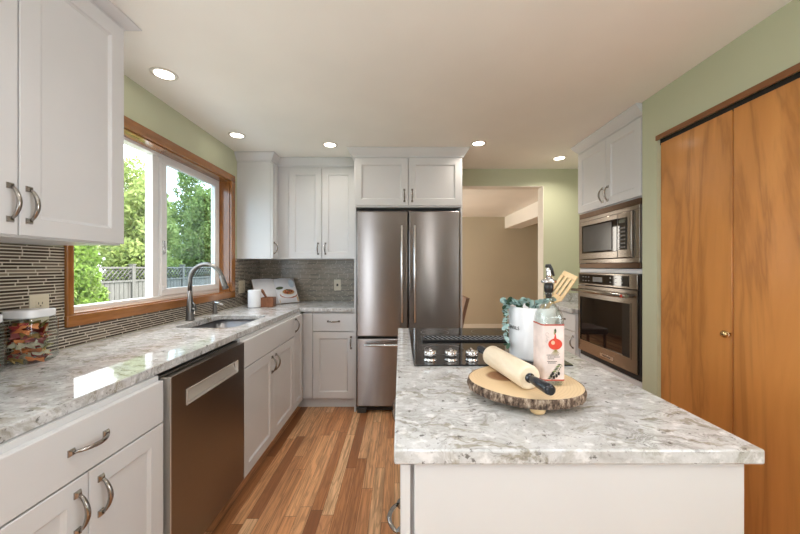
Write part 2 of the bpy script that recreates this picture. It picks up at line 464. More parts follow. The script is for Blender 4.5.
def text_mesh(body, size, mat, name, parent, M4, extrude=.0004, bend=None, align='CENTER'):
    cu = bpy.data.curves.new(name, 'FONT'); cu.body = body; cu.size = size; cu.extrude = extrude; cu.align_x = align; cu.resolution_u = 3
    tmp = bpy.data.objects.new('tmp', cu); C.objects.link(tmp)
    dg = bpy.context.evaluated_depsgraph_get(); dg.update()
    me = bpy.data.meshes.new_from_object(tmp.evaluated_get(dg)); me.name = name
    bpy.data.objects.remove(tmp); bpy.data.curves.remove(cu)
    for v in me.vertices:
        v.co = bend(v.co) if bend else M4 @ v.co
    me.materials.clear(); me.materials.append(M[mat])
    o = bpy.data.objects.new(name, me); C.objects.link(o); o.parent = parent
    return o

# ------------------------------------------------------------------ the room
XL, XR, XR2, YB, YR = -1.49, 1.53, 2.12, 3.45, -3.0
WY0, WY1, WZ0, WZ1 = 1.463, 2.85, 1.05, 2.035          # kitchen window opening
struct('floor', MB().box(XL-.14, 3.3, YR-.1, 6.9, -.06, 0), 'floor')
struct('ceiling', MB().box(XL-.14, 3.3, YR-.1, 6.9, CEIL, CEIL+.1), 'ceil')
m = MB(); a, b = XL-.14, XL
m.box(a, b, YR, -1.0, 0, CEIL); m.box(a, b, 0, WY0, 0, CEIL); m.box(a, b, -1.0, 0, 0, 1.0); m.box(a, b, -1.0, 0, 2.0, CEIL); m.box(a, b, WY1, YB+.12, 0, CEIL); m.box(a, b, WY0, WY1, 0, WZ0); m.box(a, b, WY0, WY1, WZ1, CEIL)  # the second opening, beside the camera, is unseen and added to let daylight in
struct('wall_left', m, 'sage')
DX0, DX1, DZ = .60, 1.522, 2.135
m = MB(); m.box(XL, DX0, YB, YB+.12, 0, CEIL); m.box(DX1, 2.24, YB, YB+.12, 0, CEIL); m.box(DX0, DX1, YB, YB+.12, DZ, CEIL)
struct('wall_back', m, 'sage')
CY0, CY1, CZ = .22, 1.936, 2.035
m = MB(); m.box(XR, XR+.12, CY1, 2.052, 0, CEIL); m.box(XR, XR+.12, CY0, CY1, CZ, CEIL); m.box(XR, XR+.12, YR, -.75, 0, CEIL); m.box(XR, XR+.12, .05, CY0, 0, CEIL); m.box(XR, XR+.12, -.75, .05, 0, .8); m.box(XR, XR+.12, -.75, .05, 2.0, CEIL)  # unseen opening beside the camera, cut to admit extra daylight
m.box(XR+.12, XR2+.12, 1.98, 2.052, 0, CEIL); m.box(XR2, XR2+.12, 2.052, YB, 0, CEIL)
struct('wall_right', m, 'sage')
m = MB(); Y0, Y1 = YR-.1, YR
m.box(XL, -.97, Y0, Y1, 0, CEIL); m.box(-.75, .70, Y0, Y1, 0, CEIL); m.box(.86, 3.3, Y0, Y1, 0, CEIL)
m.box(-.97, -.75, Y0, Y1, 2.06, CEIL); m.box(.70, .86, Y0, Y1, 2.06, CEIL); m.box(-.97, -.75, Y0, Y1, 0, .1); m.box(.70, .86, Y0, Y1, 0, .1)
struct('wall_rear', m, 'rear')
# room beyond the doorway
struct('wall_far', MB().box(-1.0, 3.3, 6.76, 6.88, 0, CEIL), 'beige')
m = MB(); m.box(-1.12, -1.0, YB+.12, 6.88, 0, CEIL)
struct('wall_west', m, 'beige')
struct('wall_east', MB().box(3.3, 3.42, YB, 6.88, 0, CEIL), 'beige')
struct('wall_partition', MB().box(2.24, 3.3, YB, YB+.12, 0, CEIL), 'beige')
struct('trim_1', MB().box(2.18, 2.52, YB+.12, 6.76, 2.075, CEIL), 'ceil')
# doorway casing
m = MB()
m.box(DX1-.006, DX1, YB-.003, YB+.122, 0, DZ-.006); m.box(DX0, DX0+.006, YB-.003, YB+.122, 0, DZ-.006); m.box(DX0, DX1, YB-.003, YB+.122, DZ-.006, DZ)
struct('trim_2', m, 'trimw')
struct('baseboard_far', MB().box(-1.0, 3.3, 6.745, 6.76, 0, .09), 'trimw')

# kitchen window
win = struct('window_1', loc=(XL, 2.16, 1.0))
m = MB(); x0, x1 = XL, XL+.02
m.box(x0, x1, 1.437, 2.905, 2.028, 2.085, .004); m.box(x0, x1, 1.437, 2.905, 1.005, 1.058, .004)
o = obj('casing', m, 'casing', win)
m = MB(); m.box(x0, x1, 1.437, 1.468, 1.058, 2.028, .004); m.box(x0, x1, 2.843, 2.905, 1.058, 2.028, .004)
o = obj('side_casing', m, 'casing_v', win)
m = MB(); m.box(XL-.09, XL, WY0, WY1, WZ1-.014, WZ1); m.box(XL-.09, XL, WY0, WY1, WZ0, WZ0+.014)
obj('jamb', m, 'casing', win)
m = MB(); m.box(XL-.09, XL, WY0, WY0+.014, WZ0+.014, WZ1-.014); m.box(XL-.09, XL, WY1-.014, WY1, WZ0+.014, WZ1-.014)
obj('side_jamb', m, 'casing_v', win)
fx0, fx1 = XL-.15, XL-.088; fy0, fy1, fz0, fz1 = WY0+.002, WY1-.002, WZ0+.002, WZ1-.002
m = MB(); e = .030
m.box(fx0, fx1, fy0, fy1, fz0, fz0+e, .003); m.box(fx0, fx1, fy0, fy1, fz1-e, fz1, .003)
m.box(fx0, fx1, fy0, fy0+e, fz0+e, fz1-e, .003); m.box(fx0, fx1, fy1-e, fy1, fz0+e, fz1-e, .003)
m.box(fx0, fx1-.012, 2.09, 2.142, fz0+e, fz1-e, .003)
obj('window_frame', m, 'vinyl', win)
m = MB(); sx0, sx1 = fx0+.034, fx1+.004; s0, s1, z0, z1 = 2.145, fy1-e-.002, fz0+e+.001, fz1-e-.001; q = .048
m.box(sx0, sx1, s0, s1, z0, z0+q, .004); m.box(sx0, sx1, s0, s1, z1-.035, z1, .004)
m.box(sx0, sx1, s0, s0+.052, z0+q, z1-.035, .004); m.box(sx0, sx1, s1-q, s1, z0+q, z1-.035, .004)
sash = obj('sash', m, 'vinyl', win)
obj('pane', MB().box(fx0+.045, fx0+.049, s0+.052, s1-q, z0+q, z1-.035), 'glass2', sash)
obj('pane', MB().box(fx0+.02, fx0+.024, fy0+e, 2.09, fz0+e, fz1-e), 'glass', win)
m = MB(); m.box(sx1, sx1+.008, 2.152, 2.172, 1.36, 1.45, .003); m.box(sx1+.008, sx1+.016, 2.156, 2.168, 1.37, 1.41, .003)
obj('latch', m, 'satin', sash)
m = MB(); m.box(sx1, sx1+.007, 2.156, 2.168, 1.12, 1.15, .002)
obj('latch', m, 'vinyl', sash)

# closet doors: pair of flush folding panels with a header trim
struct('trim_3', MB().box(XR-.008, XR-.0005, CY0, CY1+.002, CZ-.010, CZ+.020, .002), 'header')
m = MB(); m.box(XR+.02, XR+.06, CY0, CY1, CZ-.035, CZ-.002); o = struct('trim_gap_shade', m, 'gap')  # dark strip put in as the shade of the gap above the doors
door = struct('door_1', loc=(XR+.04, 1.1, .012))
ys = [CY1-.004, 1.512, 1.066, .64, CY0+.004]
for i in range(4):
    d = obj('door_panel', MB().box(XR+.018, XR+.052, ys[i+1]+.003, ys[i]-.003, .012, CZ-.026, .002), 'closet', door)
    if i == 0:
        k = MB(); k.lathe((0, 0, 0), [(.006, 0), (.006, .012), (.008, .014), (.016, .020), (.018, .028), (.013, .036), (.004, .038)], 20)
        k.xform(Matrix.Translation((XR+.018, 1.524, .960)) @ Matrix.Rotation(-PI/2, 4, 'Y'))
        ko = obj('knob', k, plain('brass', (.60, .42, .20), .2, 1, .05), d)

# recessed ceiling lights
def downlight(x, y, label, power=1.7, color=(1, .91, .79), spread=2.5):
    t = thing('ceiling_downlight', label, 'ceiling light', (x, y, CEIL-.006), 0, 'recessed ceiling lights')
    m = MB(); m.lathe((x, y, CEIL-.0065), [(.046, .003), (.050, 0), (.062, .002), (.064, .006), (.046, .006)], 40, close=True)
    obj('trim_ring', m, 'trimw', t)
    obj('lens', MB().cyl((x, y, CEIL-.0035), (x, y, CEIL-.0008), .046, n=32), 'lampglow', t)
    d = bpy.data.lights.new('downlight_bulb', 'AREA'); d.shape = 'DISK'; d.size = .085; d.energy = power; d.color = color; d.spread = spread
    o = bpy.data.objects.new('downlight_bulb', d); C.objects.link(o); o.parent = t; o.location = (0, 0, -.004)
downlight(-1.27, 1.75, 'round white recessed ceiling light nearest the camera, above the window', 1.3, spread=1.15)
downlight(-1.285, 2.56, 'round recessed ceiling light over the sink, beside the corner wall cabinet', 1.1, spread=1.15)
downlight(-.595, 2.76, 'round recessed ceiling light in front of the two-door wall cabinet left of the fridge', 1.2)
downlight(.66, 2.73, 'round recessed ceiling light just right of the cabinet above the fridge')
downlight(1.52, 3.10, 'round recessed ceiling light left of the oven tower cabinet', 3.4)
# unseen downlights added behind and above the camera for more light from above
for x, y in ((-.35, .75), (.85, .75), (-.35, -.75), (.85, -.75), ):
    downlight(x, y, 'added round recessed ceiling light above or behind the camera, out of frame', 2.6, (.96, .97, 1))

# ------------------------------------------------------------------ backsplash and counters
ZC = .914
m = MB(); x0, x1 = XL+.0005, XL+.008
m.box(x0, x1, 0, 1.435, ZC+.001, 1.364); m.box(x0, x1, 1.435, 2.907, ZC+.001, 1.003); m.box(x0, x1, 2.907, YB, ZC+.001, 1.350)
tag(obj('mosaic_backsplash', m, 'mos_l', base=(XL, 1.7, ZC+.001)), 'dark brown linear mosaic tile backsplash on the left wall around the window', 'backsplash')
m = MB().box(XL+.009, -.405, YB-.008, YB, ZC+.001, 1.350)
tag(obj('mosaic_backsplash', m, 'mos_b', base=(-.95, YB, ZC+.001)), 'dark linear mosaic tile backsplash on the back wall left of the fridge', 'backsplash')

def rounded_rect(x0, x1, y0, y1, r, n=6):
    P = []
    for cx, cy, a0 in ((x1-r, y1-r, 0), (x0+r, y1-r, PI/2), (x0+r, y0+r, PI), (x1-r, y0+r, 1.5*PI)):
        for i in range(n+1): a = a0 + PI/2*i/n; P.append((cx+r*math.cos(a), cy+r*math.sin(a)))
    return P
SX0, SX1, SY0, SY1 = -1.36, -.985, 1.93, 2.44
def slab_with_hole(outer, hole, z0, z1, bev=.004):
    bm = bmesh.new()
    def loop(P):
        vs = [bm.verts.new((x, y, z1)) for x, y in P]
        return [bm.edges.new((vs[i], vs[(i+1) % len(vs)])) for i in range(len(vs))]
    es = loop(outer) + (loop(hole) if hole else [])
    bmesh.ops.triangle_fill(bm, use_beauty=True, use_dissolve=False, edges=es)
    r = bmesh.ops.extrude_face_region(bm, geom=list(bm.faces))
    for v in r['geom']:
        if isinstance(v, bmesh.types.BMVert): v.co.z = z0
    m = MB(); m.bm.free(); m.bm = bm
    return m
XCF = -.89
m = slab_with_hole([(XL+.009, 0), (XCF, 0), (XCF, 2.87), (-.404, 2.87), (-.404, YB-.009), (XL+.009, YB-.009)], rounded_rect(SX0, SX1, SY0, SY1, .06), ZC-.034, ZC)
ct = obj('countertop', m, 'granite', base=(-1.19, 1.7, ZC-.034))
tag(ct, 'L-shaped grey speckled granite countertop along the window wall with sink cutout', 'countertop')
bv = ct.modifiers.new('bevel', 'BEVEL'); bv.width = .004; bv.segments = 2; bv.limit_method = 'ANGLE'; bv.angle_limit = math.radians(60)

m = MB(); m.box(1.48, XR2-.002, 2.793, YB-.002, ZC-.04, ZC, .004); m.box(1.53, XR2-.002, YB-.024, YB-.002, ZC, 1.0, .003)
tag(obj('countertop', m, 'granite'), 'short granite countertop with upstand in the recess beyond the oven tower', 'countertop')
m = MB().box(-.012, .722, .641, 1.923, .884, ZC, .004)
tag(obj('countertop', m, 'granite'), 'large grey and olive veined granite island countertop with the cooktop', 'countertop')

# ------------------------------------------------------------------ left run of base cabinets
XF = -.86
def toe_kick(t, y0, y1): obj('toe_kick', MB().box(-.955, -.94, y0, y1, 0, .098), 'cab', t)
def base_left(y0, y1, label, kind, name='base_cabinet'):
    t = thing(name, label, 'cabinet', (-1.18, (y0+y1)/2, 0))
    obj('carcass', carcass(XL+.009, XF-.021, y0, y1, .10, .879, '+x'), 'cab', t)
    toe_kick(t, y0, y1)
    mid = (y0+y1)/2
    if kind == 'full':
        add_door(t, '+x', XF, y0+.002, y1-.002, .103, .862, pull=(y0+.035, .795, True), rail=.05)
        return t
    if kind == 'sink':
        obj('drawer_front', door_mb('+x', XF, y0+.002, y1-.002, .714, .862, slab=True), 'cab', t)
    else:
        add_door(t, '+x', XF, y0+.002, y1-.002, .714, .862, slab=True, pull=(mid, .79, False), name='drawer')
    add_door(t, '+x', XF, y0+.002, mid-.0015, .103, .709, pull=(mid-.034, .62, True))
    add_door(t, '+x', XF, mid+.0015, y1-.002, .103, .709, pull=(mid+.034, .62, True))
    return t
base_left(0.02, .612, 'white base cabinet partly out of frame at the near end of the window counter', 'drawer')
base_left(.614, 1.184, 'white base cabinet with one drawer over two doors left of the dishwasher', 'drawer')
base_left(1.792, 2.637, 'white sink base cabinet with plain top panel and two doors right of the dishwasher', 'sink', 'sink_cabinet')
base_left(2.639, 2.875, 'narrow white full-height-door base cabinet in the corner past the sink', 'full')

# dishwasher
t = thing('dishwasher', 'dark stainless dishwasher with long pocket handle between white base cabinets', 'dishwasher', (-1.16, 1.488, 0))
obj('tub', MB().box(-1.45, XF-.034, 1.19, 1.786, .10, .868), 'darkgrey', t)
f = fmap('+x', XF+.006); y0, y1, z0, z1 = 1.214, 1.780, .115, .862; hy0, hy1, hz0, hz1 = 1.305, 1.705, .728, .780
m = MB(); T = .04
us = [y0, hy0, hy1, y1]; vs = [z0, hz0, hz1, z1]
g = [[m.bm.verts.new(f(u, 0, v)) for v in vs] for u in us]
for i in range(3):
    for j in range(3):
        if i == 1 and j == 1: continue
        m.cap([g[i][j], g[i+1][j], g[i+1][j+1], g[i][j+1]])
bk = m.ring([f(y0, T, z0), f(y1, T, z0), f(y1, T, z1), f(y0, T, z1)])
fr = [g[0][0], g[1][0], g[2][0], g[3][0], g[3][1], g[3][2], g[3][3], g[2][3], g[1][3], g[0][3], g[0][2], g[0][1]]
m.bm.faces.new([g[0][0], g[1][0], g[2][0], g[3][0], bk[1], bk[0]]); m.bm.faces.new([g[3][0], g[3][1], g[3][2], g[3][3], bk[2], bk[1]])
m.bm.faces.new([g[3][3], g[2][3], g[1][3], g[0][3], bk[3], bk[2]]); m.bm.faces.new([g[0][3], g[0][2], g[0][1], g[0][0], bk[0], bk[3]]); m.cap(bk)
pk = m.ring([f(hy0+.004, .026, hz0+.003), f(hy1-.004, .026, hz0+.003), f(hy1-.004, .022, hz1-.006), f(hy0+.004, .022, hz1-.006)])
m.bridge([g[1][1], g[2][1], g[2][2], g[1][2]], pk); m.cap(pk)
dd = obj('door', m, 'steel_dark', t)
m = MB(); fq = lambda ins, d: [f(hy0-.006+ins, d, hz0-.006+ins), f(hy1+.006-ins, d, hz0-.006+ins), f(hy1+.006-ins, d, hz1+.006-ins), f(hy0-.006+ins, d, hz1+.006-ins)]
r = [m.ring(fq(0, 0)), m.ring(fq(.001, -.004)), m.ring(fq(.006, -.003)), m.ring(fq(.008, .010))]
for a_, b_ in zip(r, r[1:]): m.bridge(a_, b_)
hz = obj('handle', m, 'aluminium', dd)
m = MB(); m.quadbox(Matrix.Translation(f(0, .013, (hz0+hz1)/2)) @ Matrix.Rotation(-.28, 4, 'Y'), -.0015, .0015, hy0+.006, hy1-.006, -.023, .022)
obj('grip', m, 'aluminium', hz)
obj('edge_strip', MB().box(XF-.03, XF+.0065, 1.2075, 1.2135, .115, .862), 'aluminium', t)
obj('toe_kick', MB().box(-.955, -.94, 1.19, 1.786, 0, .098), 'gap', t)

# back base cabinet beside the fridge
t = thing('base_cabinet', 'white base cabinet with one drawer over one door beside the fridge', 'cabinet', (-.64, 3.19, 0))
obj('carcass', carcass(-.858, -.406, 2.92, YB-.010, .10, .879, '-y'), 'cab', t)
obj('filler_strip', MB().box(-.866, -.782, 2.902, 2.9195, .10, .862), 'cab', t)
obj('toe_kick', MB().box(-.93, -.406, 2.965, 2.98, 0, .098), 'cab', t)
add_door(t, '-y', 2.90, -.778, -.408, .70, .862, slab=True, pull=(-.593, .79, False), name='drawer')
add_door(t, '-y', 2.90, -.778, -.408, .103, .695, pull=(-.437, .60, True))

# ------------------------------------------------------------------ wall cabinets
XU = -1.163
t = thing('wall_cabinet', 'large white two-door wall cabinet at the near left above the pasta jars', 'cabinet', (-1.33, 1.0, 1.366))
obj('carcass', MB().box(XL+.001, XU-.0205, .612, 1.373, 1.366, 2.278), 'cab', t)
add_door(t, '+x', XU, .614, .990, 1.372, 2.272, pull=(.968, 1.468, True))
add_door(t, '+x', XU, .994, 1.371, 1.372, 2.272, pull=(1.018, 1.468, True))
obj('crown_molding', sweep_crown([(XU-.020, .612), (XU-.020, 1.373), (XL+.001, 1.373)], 1, 2.279), 'cab', t)

t = thing('wall_cabinet', 'narrow white corner wall cabinet beside the window, seen from its side', 'cabinet', (-1.33, 3.2, 1.351))
obj('carcass', MB().box(XL+.001, XU-.0205, 2.97, YB-.001, 1.351, 2.238), 'cab', t)
add_door(t, '+x', XU, 2.974, 3.095, 1.356, 2.228, pull=(3.00, 1.45, True), rail=.04)
t = thing('wall_cabinet', 'white two-door wall cabinet on the back wall left of the fridge', 'cabinet', (-.78, 3.28, 1.351))
obj('carcass', MB().box(XU-.0195, -.406, 3.122, YB-.001, 1.351, 2.238), 'cab', t)
add_door(t, '-y', 3.102, -1.062, -.749, 1.356, 2.215, pull=(-.782, 1.45, True))
add_door(t, '-y', 3.102, -.745, -.432, 1.356, 2.215, pull=(-.712, 1.45, True))
m = sweep_crown([(XL+.001, 2.97), (XU-.020, 2.97), (XU-.020, 3.122), (-.41, 3.122)], 1)
tag(obj('crown_molding', m, 'cab'), 'white crown moulding above the corner wall cabinets left of the fridge', 'moulding')

t = thing('fridge_cabinet', 'white surround and two-door cabinet above the stainless fridge', 'cabinet', (.072, 3.15, 0))
FY = 2.842
obj('side_panel', MB().box(-.403, -.387, FY+.02, YB-.001, 0, 2.238), 'cab', t)
obj('side_panel', MB().box(.533, .549, FY+.02, YB-.001, 0, 2.238), 'cab', t)
obj('carcass', MB().box(-.387, .533, FY+.0205, YB-.001, 1.80, 2.238), 'cab', t)
add_door(t, '-y', FY, -.395, .070, 1.812, 2.228, pull=(.038, 1.90, True))
add_door(t, '-y', FY, .075, .541, 1.812, 2.228, pull=(.107, 1.90, True))
obj('crown_molding', sweep_crown([(-.404, 3.06), (-.404, FY+.020), (.55, FY+.020), (.55, YB-.018)], 1), 'cab', t)

# ------------------------------------------------------------------ fridge
t = thing('refrigerator', 'stainless french-door refrigerator with bottom freezer drawer', 'refrigerator', (.072, 3.1, 0))
FX0, FX1, FC = -.380, .524, .072
m = MB(); m.box(FX0+.004, FX1-.004, 2.89, 3.43, .03, 1.755, .004); m.box(FX0+.02, FX1-.02, 2.875, 2.89, .06, 1.74)
obj('body', m, 'darkgrey', t)
for xx in (FX0+.03, FC-.02, FX1-.07): obj('hinge_cover', MB().box(xx, xx+.04, 2.87, 2.93, 1.7555, 1.775, .004), 'darkgrey', t)
def fridge_door(name, x0, x1, z0, z1):
    return obj(name, MB().box(x0, x1, 2.822, 2.874, z0, z1, .012, 3), 'steel', t)
d1 = fridge_door('door', FX0, FC-.003, .668, 1.763); d2 = fridge_door('door', FC+.003, FX1, .668, 1.763)
d3 = fridge_door('freezer_drawer', FX0, FX1, .060, .655)
def bar(p0, p1, inn, r=.0115):
    m = MB(); p0, p1 = Vector(p0), Vector(p1); d = (p1-p0).normalized()
    m.tube([p0, p0+d*.003, p1-d*.003, p1], [r*.8, r, r, r*.8], 16)
    for p in (p0+d*.03, p1-d*.03): m.cyl(p, p+Vector(inn), r*.75, r*.95, 14)
    return m
for d, x in ((d1, FC-.055), (d2, FC+.055)):
    obj('handle', bar((x, 2.765, .80), (x, 2.765, 1.63), (0, .058, 0)), 'satin', d)
obj('handle', bar((FX0+.075, 2.765, .607), (FX1-.075, 2.765, .607), (0, .058, 0)), 'satin', d3)
obj('base_grille', MB().box(FX0+.02, FX1-.02, 2.86, 2.889, .016, .058, .003), 'gap', t)
for x in (FX0+.045, FX1-.045):
    obj('foot', MB().box(x-.04, x+.04, 2.835, 2.858, 0, .045, .004), 'darkgrey', t)

# ------------------------------------------------------------------ oven tower
OY0, OY1, OX = 2.056, 2.788, 1.545
t = thing('oven_tower_cabinet', 'tall white cabinet housing the microwave and wall oven', 'cabinet', (1.83, 2.42, 0))
m = MB()
m.box(OX, XR2-.002, OY0, OY0+.012, 0, 2.238); m.box(OX, XR2-.002, OY1-.012, OY1, 0, 2.238)
m.box(OX, XR2-.002, OY0+.012, OY1-.012, 0, .535); m.box(OX, XR2-.002, OY0+.012, OY1-.012, 1.232, 1.262)
m.box(OX, XR2-.002, OY0+.012, OY1-.012, 1.722, 2.238); m.box(XR2-.02, XR2-.002, OY0+.012, OY1-.012, .535, 1.722)
obj('carcass', m, 'cab', t)
ym = 2.415
add_door(t, '-x', OX-.0205, OY0+.003, ym-.0015, 1.728, 2.228, pull=(ym-.032, 1.815, True))
add_door(t, '-x', OX-.0205, ym+.0015, OY1-.003, 1.728, 2.228, pull=(ym+.032, 1.815, True))
obj('crown_molding', sweep_crown([(XR2-.002, OY1), (OX, OY1), (OX, OY0)], -1) if False else sweep_crown([(OX, OY0), (OX, OY1), (XR2-.003, OY1)], -1), 'cab', t)
# microwave with trim kit
f = fmap('-x', 0)
t = thing('microwave', 'built-in stainless microwave with trim frame above the wall oven', 'microwave', (1.8, 2.42, 1.264))
y0, y1 = OY0+.015, OY1-.015
obj('body', MB().box(1.56, 2.05, y0+.05, y1-.05, 1.30, 1.68), 'darkgrey', t)
m = MB(); m.box(1.527, 1.56, y0, y1, 1.305, 1.335, .002); m.box(1.527, 1.56, y0, y1, 1.648, 1.676, .002)
m.box(1.527, 1.56, y0, y0+.052, 1.335, 1.648, .002); m.box(1.527, 1.56, y1-.052, y1, 1.335, 1.648, .002)
obj('trim_frame', m, 'steel_warm', t)
m = MB(); m.box(1.530, 1.56, y0, y1, 1.678, 1.718, .002); 
for i in range(3): m.box(1.528, 1.531, y0+.01, y1-.01, 1.684+.011*i, 1.690+.011*i)
obj('vent_grille', m, 'bronze', t)
m = MB(); m.box(1.530, 1.56, y0, y1, 1.266, 1.303, .002)
for i in range(3): m.box(1.528, 1.531, y0+.01, y1-.01, 1.271+.010*i, 1.277+.010*i)
obj('vent_grille', m, 'bronze', t)
a0, a1 = y0+.055, y1-.055
dm = MB(); dm.box(1.512, 1.558, a0+.135, a1, 1.338, 1.645, .004)
dr = obj('door', dm, 'steel_warm', t)
obj('window', MB().box(1.508, 1.512, a0+.136, a1-.022, 1.385, 1.612, .0015), 'blackgloss', dr)
obj('screen', MB().box(1.5065, 1.508, a0+.19, a1-.045, 1.398, 1.60), plain('oven_mesh_grey', (.07, .068, .065), .15, var=.1), dr)
cp = obj('control_panel', MB().box(1.512, 1.558, a0, a0+.133, 1.338, 1.645, .004), 'steel_warm', t)
obj('keypad', MB().box(1.509, 1.512, a0+.038, a0+.128, 1.392, 1.610, .0015), 'blackgloss', cp)
obj('display', MB().box(1.508, 1.509, a0+.052, a0+.114, 1.575, 1.598), plain('display_green', (.10, .11, .09), .2), cp)
KG = plain('key_grey', (.22, .21, .20), .4)
for i in range(6):
    for j in range(3):
        m = MB().box(1.5078, 1.509, a0+.053+.022*j, a0+.069+.022*j, 1.405+.026*i, 1.415+.026*i)
        obj('button', m, KG, cp)
# wall oven
t = thing('wall_oven', 'built-in stainless wall oven with dark window below the microwave', 'oven', (1.8, 2.42, .54))
obj('body', MB().box(1.565, 2.08, y0+.03, y1-.03, .56, 1.21), 'darkgrey', t)
obj('bottom_vent', MB().box(1.54, 1.57, y0, y1, .54, .575, .002), 'gap', t)
obj('side_gap_shade', MB().box(1.535, 1.565, y0, y0+.012, .575, 1.228), 'gap', t)  # dark strip standing in for the shaded gap beside the oven
cp = obj('control_panel', MB().box(1.522, 1.565, y0+.014, y1, 1.128, 1.228, .003), 'steel_warm', t)
kp = obj('touch_panel', MB().box(1.519, 1.522, y0+.09, y1-.02, 1.142, 1.216, .001), 'blackgloss', cp)
obj('display', MB().box(1.518, 1.519, 2.44, 2.56, 1.160, 1.198), plain('display_grey', (.10, .105, .11), .2), cp)
KW = plain('key_white', (.45, .45, .45), .4)
for i in range(2):
    for j in range(3): obj('button', MB().box(1.5185, 1.519, 2.22+.06*j, 2.235+.06*j, 1.162+.03*i, 1.168+.03*i), KW, cp)
    for j in range(3): obj('button', MB().box(1.5185, 1.519, 2.61+.04*j, 2.622+.04*j, 1.162+.03*i, 1.168+.03*i), KW, cp)
m = MB(); dz0, dz1 = .582, 1.122; wy0, wy1, wz0, wz1 = y0+.075, y1-.035, .672, 1.030
m.box(1.520, 1.565, y0+.014, y1, dz0, wz0); m.box(1.520, 1.565, y0+.014, y1, wz1, dz1); m.box(1.520, 1.565, y0+.014, wy0, wz0, wz1); m.box(1.520, 1.565, wy1, y1, wz0, wz1)
dr = obj('door', m, 'steel_warm', t)
obj('window', MB().box(1.523, 1.55, wy0, wy1, wz0, wz1), 'blackgloss', dr)
m = MB(); q = .008
m.box(1.517, 1.5205, wy0-q, wy1+q, wz0-q, wz0); m.box(1.517, 1.5205, wy0-q, wy1+q, wz1, wz1+q); m.box(1.517, 1.5205, wy0-q, wy0, wz0, wz1); m.box(1.517, 1.5205, wy1, wy1+q, wz0, wz1)
obj('window_trim', m, 'steel_warm', dr)
hd = obj('handle', bar((1.462, y0+.03, 1.085), (1.462, y1-.01, 1.085), (.058, 0, 0), .013), 'steel_warm', dr)
m = MB(); m.cyl((1.462, y0+.06, 1.085), (1.448, y0+.06, 1.085), .010, n=20)
o = obj('medallion', m, 'plum', hd); o['label'] = 'round red medallion on the handle end'
bd = obj('badge', MB().box(1.518, 1.520, 2.315, 2.47, .603, .627, .0008), 'satin', dr)
text_mesh('KitchenAid', .020, 'darkgrey', 'lettering', bd, Matrix.Translation((1.5175-1.8, 2.3925-2.42, .609-.54)) @ Matrix(((0, 0, -1, 0), (-1, 0, 0, 0), (0, 1, 0, 0), (0, 0, 0, 1))))

# base cabinet in the recess beyond the oven
t = thing('base_cabinet', 'white base cabinet in the recess behind the bottle, beyond the oven tower', 'cabinet', (1.8, 3.12, 0))
obj('carcass', carcass(1.53, XR2-.003, 2.793, YB-.003, .10, .873, '-x'), 'cab', t)
obj('toe_kick', MB().box(1.59, 1.605, 2.793, YB-.003, 0, .098), 'cab', t)
add_door(t, '-x', 1.5095, 2.80, YB-.02, .714, .862, slab=True, pull=(3.02, .80, False), name='drawer')
add_door(t, '-x', 1.5095, 2.80, 3.10, .103, .709, pull=(2.83, .62, True))
add_door(t, '-x', 1.5095, 3.103, YB-.02, .103, .709, pull=(3.135, .62, True))

# ------------------------------------------------------------------ island
t = thing('island_cabinet', 'white kitchen island base under the big granite top', 'cabinet', (.36, 1.28, 0))
obj('carcass', MB().box(.022, .680, .680, 1.895, .10, .883), 'cab', t)
obj('toe_kick', MB().box(.08, .67, .69, 1.89, 0, .098), 'cab', t)
obj('end_panel', MB().box(.029, .700, .660, .679, 0, .883, .002), 'cab', t)
obj('side_panel', MB().box(.681, .700, .681, 1.90, 0, .883, .002), 'cab', t)
xs = 0.001
add_door(t, '-x', xs, .662, 1.078, .715, .872, slab=True, name='drawer_front')
add_door(t, '-x', xs, .662, 1.078, .41, .710, slab=True, pull=(.87, .605, False), name='drawer')
add_door(t, '-x', xs, .662, 1.078, .103, .405, slab=True, pull=(.87, .30, False), name='drawer')
add_door(t, '-x', xs, 1.082, 1.893, .715, .872, slab=True, name='drawer_front')
add_door(t, '-x', xs, 1.082, 1.486, .103, .710, pull=(1.45, .62, True))
add_door(t, '-x', xs, 1.489, 1.893, .103, .710, pull=(1.525, .62, True))

# cooktop
t = thing('cooktop', 'black glass cooktop with chrome knobs and centre vent on the island', 'cooktop', (.34, 1.535, ZC))
m = MB(); m.box(.05, .63, 1.18, 1.89, ZC+.0005, ZC+.006, .002)
obj('glass_top', m, 'blackgloss', t)
m = MB(); vx0, vx1, vy0, vy1, vz = .108, .572, 1.545, 1.645, ZC+.006
m.box(vx0, vx1, vy0, vy0+.010, vz, vz+.009, .002); m.box(vx0, vx1, vy1-.010, vy1, vz, vz+.009, .002)
m.box(vx0, vx0+.010, vy0+.010, vy1-.010, vz, vz+.009, .002); m.box(vx1-.010, vx1, vy0+.010, vy1-.010, vz, vz+.009, .002)
obj('vent_frame', m, 'black', t)
m = MB(); n = 19
for i in range(n):
    x = vx0+.024+(vx1-vx0-.048)*i/(n-1)
    m.quadbox(Matrix.Translation((x, (vy0+vy1)/2, vz+.006)) @ Matrix.Rotation(.35, 4, 'Z') @ Matrix.Rotation(.5, 4, 'Y'), -.0045, .0045, -.042, .042, -.001, .001)
o = obj('vent_grille', m, plain('grille_grey', (.55, .54, .53), .3, .8), t)
for i in range(4):
    x, y = .115+.0790*i, 1.238
    m = MB(); m.lathe((x, y, ZC+.006), [(.0245, 0), (.0245, .004), (.021, .006), (.0205, .012), (.0235, .015), (.0235, .032), (.0215, .036), (.012, .037)], 28)
    k = obj('knob', m, 'chrome', t)
    m = MB(); m.quadbox(Matrix.Translation((x, y, ZC+.046)) @ Matrix.Rotation(.0, 4, 'Z'), -.005, .005, -.020, .020, -.009, .003, .0025)
    obj('grip', m, 'chrome', k)
BM = plain('burner_mark', (.05, .05, .05), .3)
